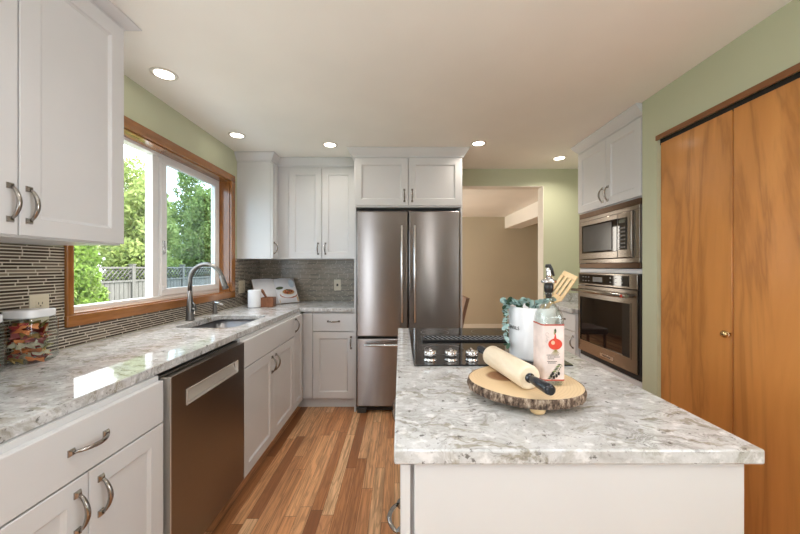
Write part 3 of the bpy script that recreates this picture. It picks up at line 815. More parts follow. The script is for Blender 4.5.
for bx, by, br in ((.19, 1.40, .085), (.48, 1.40, .075), (.19, 1.77, .075), (.48, 1.77, .09)):
    m = MB().lathe((bx, by, ZC+.0061), [(br-.0015, 0), (br+.0015, 0), (br+.0015, .0002), (br-.0015, .0002)], 48, close=True)
    obj('burner_ring', m, BM, t)

# ------------------------------------------------------------------ sink, faucet, soap dispenser
m = MB(); R = rounded_rect
def lv(ins, z, r=.06): return m.ring([(x, y, z) for x, y in rounded_rect(SX0-.006+ins, SX1+.006-ins, SY0-.006+ins, SY1+.006-ins, r)])
L = [lv(-.014, ZC-.0345), lv(-.014, ZC-.0365), lv(-.004, ZC-.0365), lv(.004, ZC-.20), lv(.03, ZC-.222), lv(.15, ZC-.226, .02)]
T_ = [lv(0, ZC-.0345), lv(.006, ZC-.195), lv(.03, ZC-.214), lv(.15, ZC-.219, .02)]
for a_, b_ in zip(L, L[1:]): m.bridge(a_, b_, True)
for a_, b_ in zip(T_, T_[1:]): m.bridge(a_, b_, True)
m.bridge(L[0], T_[0]); m.cap(L[-1]); m.cap(T_[-1])
t = thing('sink', 'undermount stainless steel kitchen sink below the window', 'sink', (-1.17, 2.185, ZC-.226))
obj('basin', m, 'sink', t)
obj('drain', MB().lathe((-1.17, 2.2, ZC-.219), [(.03, .003), (.042, .003), (.045, .0005), (.03, .0005)], 28, close=True), 'chrome', t)

FXc, FYc = -1.415, 2.19
t = thing('faucet', 'tall gooseneck pull-down faucet in dark steel behind the sink', 'faucet', (FXc, FYc, ZC))
m = MB(); m.lathe((FXc, FYc, ZC+.0005), [(.029, 0), (.029, .006), (.025, .010), (.024, .06), (.020, .11), (.0145, .16), (.0135, .20)], 28)
obj('base', m, 'faucet', t)
pts = [(FXc, FYc, ZC+.19), (FXc, FYc, ZC+.27)]; R_ = .108; zc = ZC+.272
for i in range(1, 15):
    a_ = PI - (PI*.93)*i/14; pts.append((FXc+R_+R_*math.cos(a_), FYc, zc+R_*math.sin(a_)))
m = MB().tube(pts, .0135, 16); obj('spout', m, 'faucet', t)
e0, e1 = Vector(pts[-2]), Vector(pts[-1]); dv = (e1-e0).normalized()
m = MB().tube([e1-dv*.01, e1+dv*.005, e1+dv*.06, e1+dv*.085, e1+dv*.088], [.0138, .016, .0185, .0195, .016], 18); obj('spray_head', m, 'faucet', t)
m = MB(); m.cyl((FXc+.018, FYc-.002, ZC+.075), (FXc+.042, FYc-.004, ZC+.075), .014, .013, 18); m.tube([(FXc+.038, FYc-.004, ZC+.072), (FXc+.05, FYc-.03, ZC+.062), (FXc+.07, FYc-.07, ZC+.052)], [.007, .0065, .005], 10)
m.tube([(FXc+.036, FYc, ZC+.08), (FXc+.030, FYc, ZC+.11), (FXc+.018, FYc, ZC+.125)], [.008, .007, .004], 10)
obj('lever', m, 'faucet', t)
t = thing('soap_dispenser', 'small dark steel soap pump right of the faucet', 'soap dispenser', (-1.375, 2.53, ZC))
x, y = -1.435, 2.52
t.location = (x, y, ZC)
m = MB(); m.lathe((x, y, ZC+.0005), [(.021, 0), (.021, .004), (.015, .008), (.0145, .055), (.012, .058), (.012, .072)], 24); obj('pump', m, 'faucet', t)
m = MB(); m.tube([(x-.014, y, ZC+.078), (x+.0, y, ZC+.082), (x+.030, y-.004, ZC+.080), (x+.062, y-.006, ZC+.072)], [.010, .011, .008, .0065], 12); obj('nozzle', m, 'satin', t)

# ------------------------------------------------------------------ outlets
def outlet(facing, c, u, v, label, gangs=('outlet',), name='wall_outlet'):
    f = fmap(facing, c); wd = .072 if len(gangs) == 1 else .116
    t = thing(name, label, 'outlet' if name == 'wall_outlet' else 'switch', f(u, 0, v-.058))
    def bx(m, u0, u1, v0, v1, d0, d1, bev=0):
        p, q = f(u0, d0, v0), f(u1, d1, v1); m.box(p[0], q[0], p[1], q[1], p[2], q[2], bev)
    m = MB(); bx(m, u-wd/2, u+wd/2, v-.058, v+.058, 0, -.005, .0018); obj('plate', m, 'slats', t)
    for i, g in enumerate(gangs):
        uc = u + (i-(len(gangs)-1)/2)*.046
        if g == 'outlet':
            for dv_ in (-.021, .021):
                m = MB(); bx(m, uc-.016, uc+.016, v+dv_-.014, v+dv_+.014, -.005, -.0075, .001); r = obj('receptacle', m, 'slats', t)
                m = MB(); bx(m, uc-.008, uc-.0055, v+dv_-.002, v+dv_+.007, -.0075, -.0079); bx(m, uc+.0055, uc+.008, v+dv_-.002, v+dv_+.007, -.0075, -.0079)
                bx(m, uc-.0025, uc+.0025, v+dv_-.010, v+dv_-.006, -.0075, -.0079); obj('slots', m, 'slot', r)
        elif g == 'jack':
            m = MB(); bx(m, uc-.010, uc+.010, v-.013, v+.013, -.005, -.0065, .0005); obj('jack', m, 'slot', t)
        else:
            m = MB(); bx(m, uc-.006, uc+.006, v-.012, v+.012, -.005, -.007); bx(m, uc-.004, uc+.004, v+.0, v+.010, -.007, -.016, .001); obj('toggle', m, 'slats', t)
outlet('+x', XL+.008, 1.333, 1.103, 'ivory wall outlet on the mosaic tiles behind the square pasta jar')
outlet('+x', XL+.008, 3.04, 1.088, 'ivory double switch plate on the tiles between window and cookbook', ('toggle', 'outlet'), 'switch_plate')
outlet('-y', YB-.008, -.662, 1.085, 'small ivory wall plate on the back tiles left of the fridge', ('jack',))

# ------------------------------------------------------------------ pasta jars
def sq_ring(m, hx, hy, z, p=5.0, n=40, c=(0, 0)):
    P = []
    for j in range(n):
        a_ = 2*PI*j/n; ca, sa = math.cos(a_), math.sin(a_)
        r = (abs(ca)**p + abs(sa)**p)**(-1/p); P.append((c[0]+hx*r*ca, c[1]+hy*r*sa, z))
    return m.ring(P)
def jar(x, y, rz, label, hw=.062, hh=.172):
    t = thing('storage_jar', label, 'jar', (x, y, ZC+.0005), rz, 'square glass pasta jars')
    m = MB(); prof = [(.78, 0), (.93, .004), (1, .016), (1, hh-.020), (.95, hh-.008), (.86, hh)]
    R0 = [sq_ring(m, hw*k, hw*k, z) for k, z in prof]
    for a_, b_ in zip(R0, R0[1:]): m.bridge(a_, b_, True)
    m.cap(R0[0])
    R1 = [sq_ring(m, hw*k-.003, hw*k-.003, max(z, .004)) for k, z in prof]
    for a_, b_ in zip(R1, R1[1:]): m.bridge(a_, b_, True)
    m.cap(R1[0]); m.bridge(R0[-1], R1[-1])
    g = obj('glass_body', m, 'jarglass', t, local=True)
    m = MB(); q = [(.84, hh-.004), (.99, hh+.0), (1.0, hh+.004), (1.0, hh+.022), (.985, hh+.026), (.4, hh+.027)]
    Rl = [sq_ring(m, hw*k*.93, hw*k*.93, z, 4.0) for k, z in q]
    for a_, b_ in zip(Rl, Rl[1:]): m.bridge(a_, b_, True)
    m.cap(Rl[0]); m.cap(Rl[-1])
    l = obj('lid', m, 'white', t, local=True); l['label'] = 'white screw lid'
    return t
def farfalle_mesh(name, mat):
    m = MB(); nu, nv = 9, 5; L_, Wd = .048, .032
    g = []
    for i in range(nu):
        u = -1+2*i/(nu-1); wdt = Wd/2*(.30+.70*abs(u)**.8)
        row = []
        for j in range(nv):
            v = -1+2*j/(nv-1)
            z = .0045*math.cos(v*PI*1.4)*(1-abs(u)*.7) + .004*abs(u)*math.sin(v*3+u*2)
            zig = .0012*(-1)**j if abs(u) == 1 else 0
            row.append(m.bm.verts.new((u*L_/2+zig, v*wdt, z)))
        g.append(row)
    for i in range(nu-1):
        for j in range(nv-1): m.cap([g[i][j], g[i+1][j], g[i+1][j+1], g[i][j+1]], True)
    r = bmesh.ops.solidify(m.bm, geom=list(m.bm.faces), thickness=.0016)
    bmesh.ops.recalc_face_normals(m.bm, faces=m.bm.faces)
    me = bpy.data.meshes.new(name); m.bm.to_mesh(me); m.bm.free(); me.materials.append(mat)
    for p in me.polygons: p.use_smooth = True
    return me
PC = [('red', (.52, .07, .07)), ('cream', (.90, .82, .64)), ('green', (.42, .38, .10)), ('orange', (.85, .33, .12)), ('yellow', (.85, .62, .25)), ('pink', (.68, .24, .24)), ('ivory', (.90, .85, .70))]
PM = [(n, farfalle_mesh('bow_tie_pasta', plain('pasta_'+n, c, .55, var=.12, scale=40))) for n, c in PC]
def fill_jar(x, y, rz, where, top, hw=.056, n_layers=8, per=7):
    grp = 'bow-tie pasta in the ' + where
    for k in range(n_layers):
        z = ZC+.016+(top-.02)*k/(n_layers-1)
        for q in range(per):
            a_ = 2*PI*(q+random.random()*.6)/per + k*.5
            rr = hw*random.uniform(.60, .72)
            px, py = rr*math.cos(a_)*1.12, rr*math.sin(a_)*1.12
            lim = hw-.015
            px = max(-lim, min(lim, px)); py = max(-lim, min(lim, py))
            n, me = random.choice(PM)
            o = bpy.data.objects.new('bow_tie_pasta', me); C.objects.link(o)
            ca, sa = math.cos(rz), math.sin(rz)
            o.location = (x+px*ca-py*sa, y+px*sa+py*ca, z)
            th = math.atan2(py, px)+rz
            o.rotation_euler = (random.choice((-1, 1))*random.uniform(.4, 1.25), random.uniform(-.35, .35), th+PI/2+random.uniform(-.35, .35))
            tag(o, '%s bow-tie pasta piece in the %s' % (n, where), 'pasta', grp)
J1 = (-1.412, 1.240, .08); J2 = (-1.412, 1.068, .0)
jar(*J1, 'square glass jar of coloured bow-tie pasta in front of the outlet')
jar(*J2, 'square glass jar of coloured pasta cut off by the left frame edge')
fill_jar(*J1, 'jar in front of the outlet', .145)
fill_jar(*J2, 'jar at the left frame edge', .145)

# ------------------------------------------------------------------ corner still life: canister, wooden box, spoon, cookbook
x, y = -1.30, 2.905
m = MB(); m.lathe((x, y, ZC+.0005), [(.045, 0), (.054, .004), (.056, .012), (.0555, .150), (.053, .156), (.051, .150), (.050, .02), (.02, .012)], 40)
tag(obj('canister', m, 'white'), 'white ceramic canister on the corner counter before the cookbook', 'canister')
t = thing('wooden_box', 'small brown wooden box beside the white canister', 'box', (-1.19, 2.965, ZC))
bx_, by_ = -1.20, 2.965
t.location = (bx_, by_, ZC+.0005)
m = MB(); R4 = Matrix.Translation((bx_, by_, ZC+.0005)) @ Matrix.Rotation(.12, 4, 'Z'); hw = .055
for a_ in ((-hw, hw, -hw, hw, 0, .010), (-hw, hw, -hw, -hw+.010, .010, .085), (-hw, hw, hw-.010, hw, .010, .085), (-hw, -hw+.010, -hw+.010, hw-.010, .010, .085), (hw-.010, hw, -hw+.010, hw-.010, .010, .085)):
    m.quadbox(R4, *a_, .002)
obj('body', m, 'walnut', t)
m = MB(); m.tube([(bx_+.03, by_-.01, ZC+.016), (bx_-.02, by_, ZC+.085), (bx_-.055, by_+.005, ZC+.138), (bx_-.066, by_+.006, ZC+.155)], [.008, .008, .013, .010], 12)
tag(obj('wooden_spoon', m, 'walnut'), 'dark wooden utensil handle leaning out of the small box', 'utensil')

yaw = math.radians(44); ax = Vector((math.cos(yaw), math.sin(yaw), 0)); nh = Vector((math.sin(yaw), -math.cos(yaw), 0))
up = (Vector((0, 0, .232)) - nh*.135).normalized(); nn = ax.cross(up)
BK = Matrix(((ax.x, up.x, nn.x, -1.172), (ax.y, up.y, nn.y, 3.148), (ax.z, up.z, nn.z, ZC+.006), (0, 0, 0, 1)))
t = thing('cookbook', 'open cookbook with a food photo leaning in the tiled corner', 'book', (0, 0, 0))
def local(mb): return mb.xform(BK)
t.location = (-1.172, 3.148, ZC)
PH = .268; HWB = .212
m = MB()
for s_ in (-1, 1): m.box(min(0, s_*HWB), max(0, s_*HWB), -.003, PH+.003, -.004, -.001)
obj('cover', local(m), plain('book_cover', (.30, .20, .12), .5), t)
def pz(u): return .004 + .016*math.sin(min(1, abs(u)/.09)*PI/2) - .010*max(0, (abs(u)-.09)/.12)
for s_ in (-1, 1):
    m = MB(); n = 12; A, B_ = [], []
    for i in range(n+1):
        u = s_*HWB*.985*i/n
        A.append((m.bm.verts.new((u, 0, pz(u))), m.bm.verts.new((u, PH, pz(u))), m.bm.verts.new((u, 0, -.001)), m.bm.verts.new((u, PH, -.001))))
    for p, q in zip(A, A[1:]):
        m.cap([p[0], q[0], q[1], p[1]], True); m.cap([p[2], q[2], q[3], p[3]]); m.cap([p[0], q[0], q[2], p[2]]); m.cap([p[1], q[1], q[3], p[3]])
    m.cap([A[0][0], A[0][1], A[0][3], A[0][2]]); m.cap([A[-1][0], A[-1][1], A[-1][3], A[-1][2]])
    pg = obj('page_block', local(m), 'paper', t)
    if s_ == 1: right_page = pg
def decal(shapes):
    m = MB(); 
    for mi, (pts, lift) in shapes:
        m.mi = mi; m.poly([(u, v, pz(u)+lift) for u, v in pts])
    return m
def ell(cx, cy, rx, ry, n=28, a0=0, a1=2*PI): return [(cx+rx*math.cos(a0+(a1-a0)*i/n), cy+ry*math.sin(a0+(a1-a0)*i/n)) for i in range(n if a1-a0 > 6.2 else n+1)]
sh = [(0, ([(.010, .004), (.205, .004), (.205, .060), (.10, .052), (.010, .040)], .0016)), (1, (ell(.115, .088, .092, .046), .0022)), (2, (ell(.115, .098, .090, .044), .0030)), (3, (ell(.118, .106, .074, .036), .0036)), (4, (ell(.115, .112, .062, .029), .0042)),
      (5, (ell(.035, .160, .035, .016), .0022)), (6, (ell(.165, .205, .030, .045), .0022))]
rnd = random.Random(3)
for i in range(34):
    a_ = rnd.uniform(0, 6.28); r_ = rnd.uniform(0, .9)
    sh.append((rnd.choice((0, 1, 1, 1, 5, 7, 7)), (ell(.115+.056*r_*math.cos(a_), .112+.025*r_*math.sin(a_), rnd.uniform(.006, .014), rnd.uniform(.005, .009), 8), .0048+.0002*i)))
fm = [plain('print_cream', (.62, .42, .24), .5), plain('print_red', (.42, .10, .04), .5), plain('print_plate', (.82, .80, .78), .5), plain('print_rim', (.74, .72, .70), .5), plain('print_food', (.50, .27, .10), .5),
      plain('print_green', (.06, .08, .035), .5), plain('print_blue', (.52, .60, .68), .5), plain('print_dark', (.03, .022, .018), .5)]
o = obj('food_photo', local(decal(sh)), fm, right_page)
m = MB()
o['label'] = 'printed photo of a plate of food'
# ------------------------------------------------------------------ island still life
ZB = .957
BX, BY = .350, .917
t = thing('serving_board', 'round wood-slice serving board with bark edge on the island', 'board', (BX, BY, ZC+.0005))
rb = random.Random(5); N = 72; ph = [rb.uniform(0, 6.28) for _ in range(6)]
def outline(k, jit=0):
    P = []
    for i in range(N):
        a_ = 2*PI*i/N
        r = 1 + .018*math.sin(2*a_+ph[0]) + .014*math.sin(3*a_+ph[1]) + .010*math.sin(5*a_+ph[2])
        r += jit*rb.uniform(-1, 1)
        P.append((BX+.155*r*k*math.cos(a_), BY+.143*r*k*math.sin(a_)))
    return P
m = MB(); a_ = m.ring([(x, y, ZB-.022) for x, y in outline(.968)]); b_ = m.ring([(x, y, ZB) for x, y in outline(.968)]); m.bridge(a_, b_); m.cap(a_); m.cap(b_)
def slice_mat():
    mm, nt, bb = newmat('wood_slice'); tt = NT(nt); co = tt.coord()
    sx = tt.n('ShaderNodeVectorMath', operation='LENGTH'); 
    wv = tt.n('ShaderNodeVectorMath', operation='MULTIPLY_ADD'); nz = tt.n('ShaderNodeTexNoise'); nz.inputs['Scale'].default_value = 9; tt.l(co, nz.inputs['Vector'])
    tt.l(nz.outputs['Color'], wv.inputs[0]); wv.inputs[1].default_value = (.03, .03, 0); tt.l(tt.mapping(co, loc=(.045, -.042, 0)), wv.inputs[2]); tt.l(wv.outputs[0], sx.inputs[0])
    d_ = sx.outputs['Value']
    rings = tt.math('SINE', tt.math('MULTIPLY', d_, 900.0))
    c = tt.ramp(d_, [(.0, (.20, .085, .035)), (.056, (.27, .12, .05)), (.060, (.70, .50, .29)), (.20, (.76, .58, .36))])
    c = tt.mix(tt.math('MULTIPLY', tt.ramp(rings, [(.4, 0), (1, 1)]), .22), c, (.40, .24, .11))
    tt.l(c, bb.inputs['Base Color']); bb.inputs['Roughness'].default_value = .4
    return mm
obj('slab', m, slice_mat(), t)
m = MB(); lv_ = []
for z, k, j in ((ZB-.024, .962, .006), (ZB-.023, .985, .010), (ZB-.015, 1.0, .012), (ZB-.007, .998, .012), (ZB-.001, .988, .007), (ZB+.0005, .970, .003)):
    lv_.append(m.ring([(x, y, z) for x, y in outline(k, j)]))
for a_, b_ in zip(lv_, lv_[1:]): m.bridge(a_, b_)
m.bridge(lv_[-1], lv_[0])
def bark_mat():
    mm, nt, bb = newmat('bark'); tt = NT(nt); co = tt.coord()
    n1 = tt.noise(tt.mapping(co, (1, 1, .4)), 85, 5, .7)
    tt.l(tt.ramp(n1, [(.36, (.025, .015, .010)), (.48, (.12, .075, .05)), (.58, (.34, .25, .18)), (.7, (.55, .46, .37))]), bb.inputs['Base Color'])
    bb.inputs['Roughness'].default_value = .9; tt.l(tt.bump(n1, .9, .006), bb.inputs['Normal']); return mm
obj('bark', m, bark_mat(), t)
for fx_, fy_ in ((-.012, -.118), (.10, .06), (-.10, .06)):
    m = MB(); m.lathe((BX+fx_, BY+fy_, ZC+.0006), [(.008, 0), (.016, .004), (.019, .010), (.016, .016), (.010, .0195)], 20); obj('foot', m, 'beech', t)

# rolling pin
p0, p1 = Vector((.334, .838, 0)), Vector((.296, 1.052, 0)); d = (p1-p0).normalized(); zz = ZB+.0325
P = lambda s_: (p0.x+d.x*s_, p0.y+d.y*s_, zz)
Lp = (p1-p0).length
t = thing('rolling_pin', 'pale wooden rolling pin with black handles on the bark board', 'rolling pin', (.315, .945, ZB))
obj('barrel', MB().tube([P(0), P(.003), P(.006), P(Lp-.006), P(Lp-.003), P(Lp)], [.026, .0308, .032, .032, .0308, .026], 36), 'pinwood', t)
for s0, sg in ((0, -1), (Lp, 1)):
    m = MB(); m.tube([P(s0), P(s0+sg*.004), P(s0+sg*.0045), P(s0+sg*.015), P(s0+sg*.045), P(s0+sg*.080), P(s0+sg*.088), P(s0+sg*.091)], [.0125, .0125, .0095, .0100, .0125, .0135, .0120, .008], 22)
    o = obj('handle', m, plain('handle_black', (.012, .014, .02), .22, 0, .1), t); o['label'] = 'black handle'

# oil bottle
QX, QY = .4105, .897
t = thing('oil_bottle', 'square glass oil bottle with red onion label and pour spout on the board', 'bottle', (QX, QY, ZB+.0004))
m = MB(); hw = .0305
def bprof(k): 
    out = []
    for z, w_, p in ((0, .86, 6), (.004, .97, 6), (.010, 1, 6), (.178, 1, 6), (.186, .985, 5), (.197, .90, 4), (.208, .72, 3), (.217, .52, 2.4), (.226, .41, 2), (.240, .36, 2), (.241, .43, 2), (.247, .43, 2), (.248, .40, 2)): out.append((z, w_*hw-k, p))
    return out
def bring(z, w_, p): return sq_ring(m, w_, w_, z, p, 44)
A = [bring(*q) for q in bprof(0)]
for a_, b_ in zip(A, A[1:]): m.bridge(a_, b_, True)
m.cap(A[0])
B2 = [bring(max(z, .008), w_, p) for z, w_, p in bprof(.0028)]
for a_, b_ in zip(B2, B2[1:]): m.bridge(a_, b_, True)
m.cap(B2[0]); m.bridge(A[-1], B2[-1])
obj('glass_body', m, thin_glass('bottle_glass', (.93, .96, .95), 1.5, 1.4), t, local=True)
# label: shell round front and both sides, printed
def label_mb():
    m = MB(); e = hw+.0004; z0, z1 = .014, .165; c_ = .008
    path = [(-e, .028), (-e, -e+c_), (-e+c_*.3, -e+c_*.3), (-e+c_, -e), (e-c_, -e), (e-c_*.3, -e+c_*.3), (e, -e+c_), (e, .028)]
    def band(za, zb, mi, off=0):
        m.mi = mi
        q = [(x*(1+off), y*(1+off) if y < 0 else y) for x, y in path]
        a_ = m.ring([(x, y, za) for x, y in q]); b_ = m.ring([(x, y, zb) for x, y in q]); m.bridge(a_, b_, True, closed=False)
    band(z0, z1, 0); band(z1-.004, z1, 1, .01); band(z0, z0+.004, 1, .01)
    return m
lm = [plain('label_paper', (.72, .60, .56), .5, var=.14, scale=25), plain('label_border', (.42, .06, .03), .5), M['plum'], plain('label_olive', (.045, .07, .02), .5), plain('label_black', (.015, .013, .012), .5), plain('label_root', (.30, .26, .10), .5), plain('label_shine', (.85, .45, .30), .4), plain('label_grey', (.24, .20, .19), .5), plain('label_leafgreen', (.16, .22, .05), .5)]
lb = obj('label', label_mb(), lm, t, local=True)
m = MB(); fy_ = -hw-.0010
def flat(pts, mi, lift=0): m.mi = mi; m.poly([(x, fy_-lift, z) for x, z in pts])
flat(ell(.003, .112, .0185, .0150, 32), 2)
flat([(-.006, .122), (.0, .128), (.002, .140), (.004, .140), (.006, .128), (.012, .122)], 2, .0001)
flat(ell(-.003, .116, .005, .0055, 16), 6, .0002)
flat(ell(.003, .147, .0030, .0065, 14), 3, .0003); flat(ell(.001, .142, .002, .005, 10), 5, .0004)
for i in range(7):
    a_ = -PI/2 + (i-3)*.22; flat([(.003, .099), (.0045, .099), (.004+.018*math.cos(a_), .100+.018*math.sin(a_)), (.003+.018*math.cos(a_), .100+.018*math.sin(a_))], 5, .0003+.0001*i)
rl = random.Random(11)
for k, (z, x0, x1) in enumerate(((.082, -.020, .012), (.077, -.018, .016), (.072, -.017, .0), (.065, -.018, .006), (.061, -.016, .004))):
    x = x0
    while x < x1:
        w_ = rl.uniform(.0012, .0035); flat([(x, z), (x+w_, z), (x+w_, z+.0019), (x, z+.0019)], 4); x += w_+.0008
for i in range(9):
    t0 = i/8; bx, bz = -.006+.026*t0, .022+.036*t0
    for sg in (-1, 1):
        a_ = .9+sg*.75; L_ = .013
        ex, ez = bx-L_*math.cos(a_)*(1 if sg < 0 else .6), bz-L_*math.sin(a_)*.55
        nx, nz = -(ez-bz)*.17, (ex-bx)*.17
        flat([(bx, bz), ((bx+ex)/2+nx, (bz+ez)/2+nz), (ex, ez), ((bx+ex)/2-nx, (bz+ez)/2-nz)], 3 if (i+sg) % 3 else 8, .0002+.00003*i)
for ox, oz in ((-.008, .028), (-.001, .024), (.006, .028), (.012, .034), (-.004, .034)): flat(ell(ox, oz, .0034, .0050, 14), 4, .0008)
# pale scroll ornament at upper left of the label
for cx_, cz_, r_ in ((-.0185, .138, .0042), (-.0165, .128, .0034), (-.0195, .120, .0028)):
    A = ell(cx_, cz_, r_, r_*1.2, 18, 0, 5.0); B_ = ell(cx_, cz_, r_-.0006, r_*1.2-.0006, 18, 0, 5.0)
    m.mi = 7
    for i in range(len(A)-1): m.poly([(A[i][0], fy_, A[i][1]), (A[i+1][0], fy_, A[i+1][1]), (B_[i+1][0], fy_, B_[i+1][1]), (B_[i][0], fy_, B_[i][1])])
o = obj('label_print', m, lm, lb, local=True); o['label'] = 'printed red onion, olive sprig and small text'
m = MB(); m.lathe((0, 0, 0), [(.0075, .232), (.0090, .2485), (.0115, .2490), (.0125, .262), (.0115, .2715), (.009, .273)], 24); obj('stopper', m, 'black', t, local=True)
m = MB(); m.lathe((0, 0, 0), [(.012, .2732), (.0190, .2745), (.0200, .2775), (.0185, .2815), (.012, .2845), (.0085, .288)], 28)
m.tube([(0, 0, .286), (.0005, 0, .297), (-.001, 0, .308), (-.0035, 0, .315)], [.0078, .0068, .0060, .0056], 14)
sp_ = obj('pour_spout', m, 'satin', t, local=True)
m = MB(); m.tube([(-.0055, 0, .3155), (-.0045, 0, .3205), (.001, 0, .3215), (.008, 0, .311), (.0135, 0, .293)], [.0045, .0062, .0062, .0045, .003], 12); obj('flip_cap', m, 'black', sp_, local=True)

# utensil crock and what it holds
KX, KY, KR, KH = .524, 1.290, .0885, .200
KZ = ZC+.0065
t = thing('utensil_crock', 'white ceramic utensil crock on the cooktop behind the bottle', 'crock', (KX, KY, KZ))
m = MB(); m.lathe((0, 0, 0), [(.080, 0), (.085, .003), (KR-.002, .010), (KR, KH-.006), (KR-.002, KH-.001), (KR-.005, KH), (KR-.008, KH-.003), (KR-.009, .015), (.03, .010)], 56)
cr = obj('pot', m, 'white', t, local=True)
ang_end = math.atan2(-KY, -KX) - math.radians(30)       # where the last letter stands
def bend(v):
    a_ = ang_end + (v.x)/(KR+.0003); r_ = KR+.0006+v.z
    return Vector((r_*math.cos(a_), r_*math.sin(a_), .114+v.y))
text_mesh('UTENSILS', .019, 'darkgrey', 'lettering', cr, None, .0003, bend, 'RIGHT')

def frame_to(p, q, side):
    """matrix: z along p->q, x towards side"""
    p, q = Vector(p), Vector(q); z = (q-p).normalized(); s_ = Vector(side); x = (s_-z*s_.dot(z)).normalized(); y = z.cross(x)
    return Matrix(((x.x, y.x, z.x, p.x), (x.y, y.y, z.y, p.y), (x.z, y.z, z.z, p.z), (0, 0, 0, 1)))
pb, pt = (KX-.060, KY+.0, KZ+.02), (.682, KY+.005, 1.248)
Ln = (Vector(pt)-Vector(pb)).length
t = thing('spatula', 'slotted wooden spatula leaning right in the crock behind the bottle', 'utensil', pb)
Mx = frame_to(pb, pt, (1, -.7, 0))
m = MB(); m.tube([(0, 0, 0), (0, 0, Ln-.15), (0, 0, Ln-.115)], [.0065, .0065, .008], 12); m.xform(Mx); obj('handle', m, 'beech', t)
m = MB(); hw_ = .029; zb, zt = Ln-.125, Ln
sl = [(-.0215, -.0165), (-.0055, .0), (.0110, .0165)]
edges = [-hw_] + [e for s_ in ((-.0185, -.0125), (-.003, .003), (.0125, .0185)) for e in s_] + [hw_]
for i in range(0, len(edges), 2): m.box(edges[i], edges[i+1], -.0045, .0045, zb+.024, zt-.022)
m.box(-hw_, hw_, -.0045, .0045, zt-.022, zt, .0025); 
A = m.ring([(-.010, -.004, zb-.014), (.010, -.004, zb-.014), (.010, .004, zb-.014), (-.010, .004, zb-.014)]); B_ = m.ring([(-hw_, -.003, zb+.010), (hw_, -.003, zb+.010), (hw_, .003, zb+.010), (-hw_, .003, zb+.010)]); C_ = m.ring([(-hw_, -.003, zb+.024), (hw_, -.003, zb+.024), (hw_, .003, zb+.024), (-hw_, .003, zb+.024)])
m.bridge(A, B_); m.bridge(B_, C_); m.cap(A); m.cap(C_)
m.xform(Mx); obj('blade', m, 'beech', t)
pb, pt = (KX-.01, KY+.03, KZ+.02), (.628, KY+.045, 1.232)
Ln = (Vector(pt)-Vector(pb)).length; Mx = frame_to(pb, pt, (1, 0, 0))
t = thing('wooden_spoon', 'pale wooden spoon half hidden behind the bottle spout', 'utensil', pb)
m = MB(); m.tube([(0, 0, 0), (0, 0, Ln-.05)], [.006, .006], 12); m.xform(Mx); obj('handle', m, 'beech', t)
m = MB(); m.tube([(0, 0, Ln-.065), (0, .001, Ln-.05), (0, .003, Ln-.025), (0, .002, Ln-.006), (0, .001, Ln)], [.006, .017, .024, .016, .005], 16, flat=.35); m.xform(Mx); obj('bowl', m, 'pinwood', t)

# eucalyptus trailing over the crock rim
t = thing('eucalyptus_sprig', 'blue-green eucalyptus garland trailing over the left rim of the crock', 'plant', (KX-.06, KY-.03, KZ+KH))
rim = KZ+KH
a_ = math.atan2(-KY, -KX) - 1.05
ca, sa = math.cos(a_), math.sin(a_)
def rp(r, z, da=0): return Vector((KX+r*math.cos(a_+da), KY+r*math.sin(a_+da), z))
stems = [[rp(.03, rim-.04), rp(.07, rim+.012), rp(.094, rim+.012), rp(.106, rim-.01), rp(.106, rim-.05), rp(.104, rim-.10), rp(.102, rim-.150)],
         [rp(.04, rim-.03, .4), rp(.068, rim+.015, .4), rp(.098, rim+.022, .25), rp(.118, rim+.022, .1)],
         [rp(.02, rim-.03, 1), rp(.05, rim+.012, 1.4), rp(.055, rim+.025, 2.0), rp(.070, rim+.030, 2.5)],
         [rp(.03, rim-.03, .6), rp(.06, rim+.02, .9), rp(.080, rim+.030, .7)]]
m = MB()
for st in stems: m.tube(st, .0018, 6)
obj('stem', m, 'euca_d', t)
m = MB(); re = random.Random(4)
def leaf(c, d, r, mi, elong=1.15):
    d = Vector(d).normalized(); a0 = Vector((re.uniform(-1, 1), re.uniform(-1, 1), re.uniform(-1, 1))); s_ = d.cross(a0).normalized(); nrm = d.cross(s_)
    n = 9; ctr = m.bm.verts.new(Vector(c)+d*r*elong*.9 - nrm*r*.18); ring = []
    for i in range(n):
        q = 2*PI*i/n; ring.append(m.bm.verts.new(Vector(c)+d*(r*elong*(1-math.cos(q))*.9)+s_*(r*math.sin(q))))
    m.mi = mi
    for i in range(n): m.cap([ctr, ring[i], ring[(i+1) % n]], True)
for si, st in enumerate(stems):
    for k in range(len(st)-1):
        for j in range(4):
            q = (j+.5)/4; c = st[k].lerp(st[k+1], q); dd_ = (st[k+1]-st[k]).normalized()
            if c.z < rim-.004 and (c.xy-Vector((KX, KY))).length < KR+.006: continue
            out = Vector((c.x-KX, c.y-KY, 0)).normalized()
            for sg in (-1, 1):
                side = Vector((-out.y, out.x, 0))*sg*re.uniform(.4, 1) + out*re.uniform(.15, .7) + dd_*.5 + Vector((0, 0, re.uniform(-.1, .5)))
                leaf(c, side, re.uniform(.0085, .0135), 0 if re.random() < .68 else 1)
obj('foliage', m, ['euca', 'euca_d'], t)

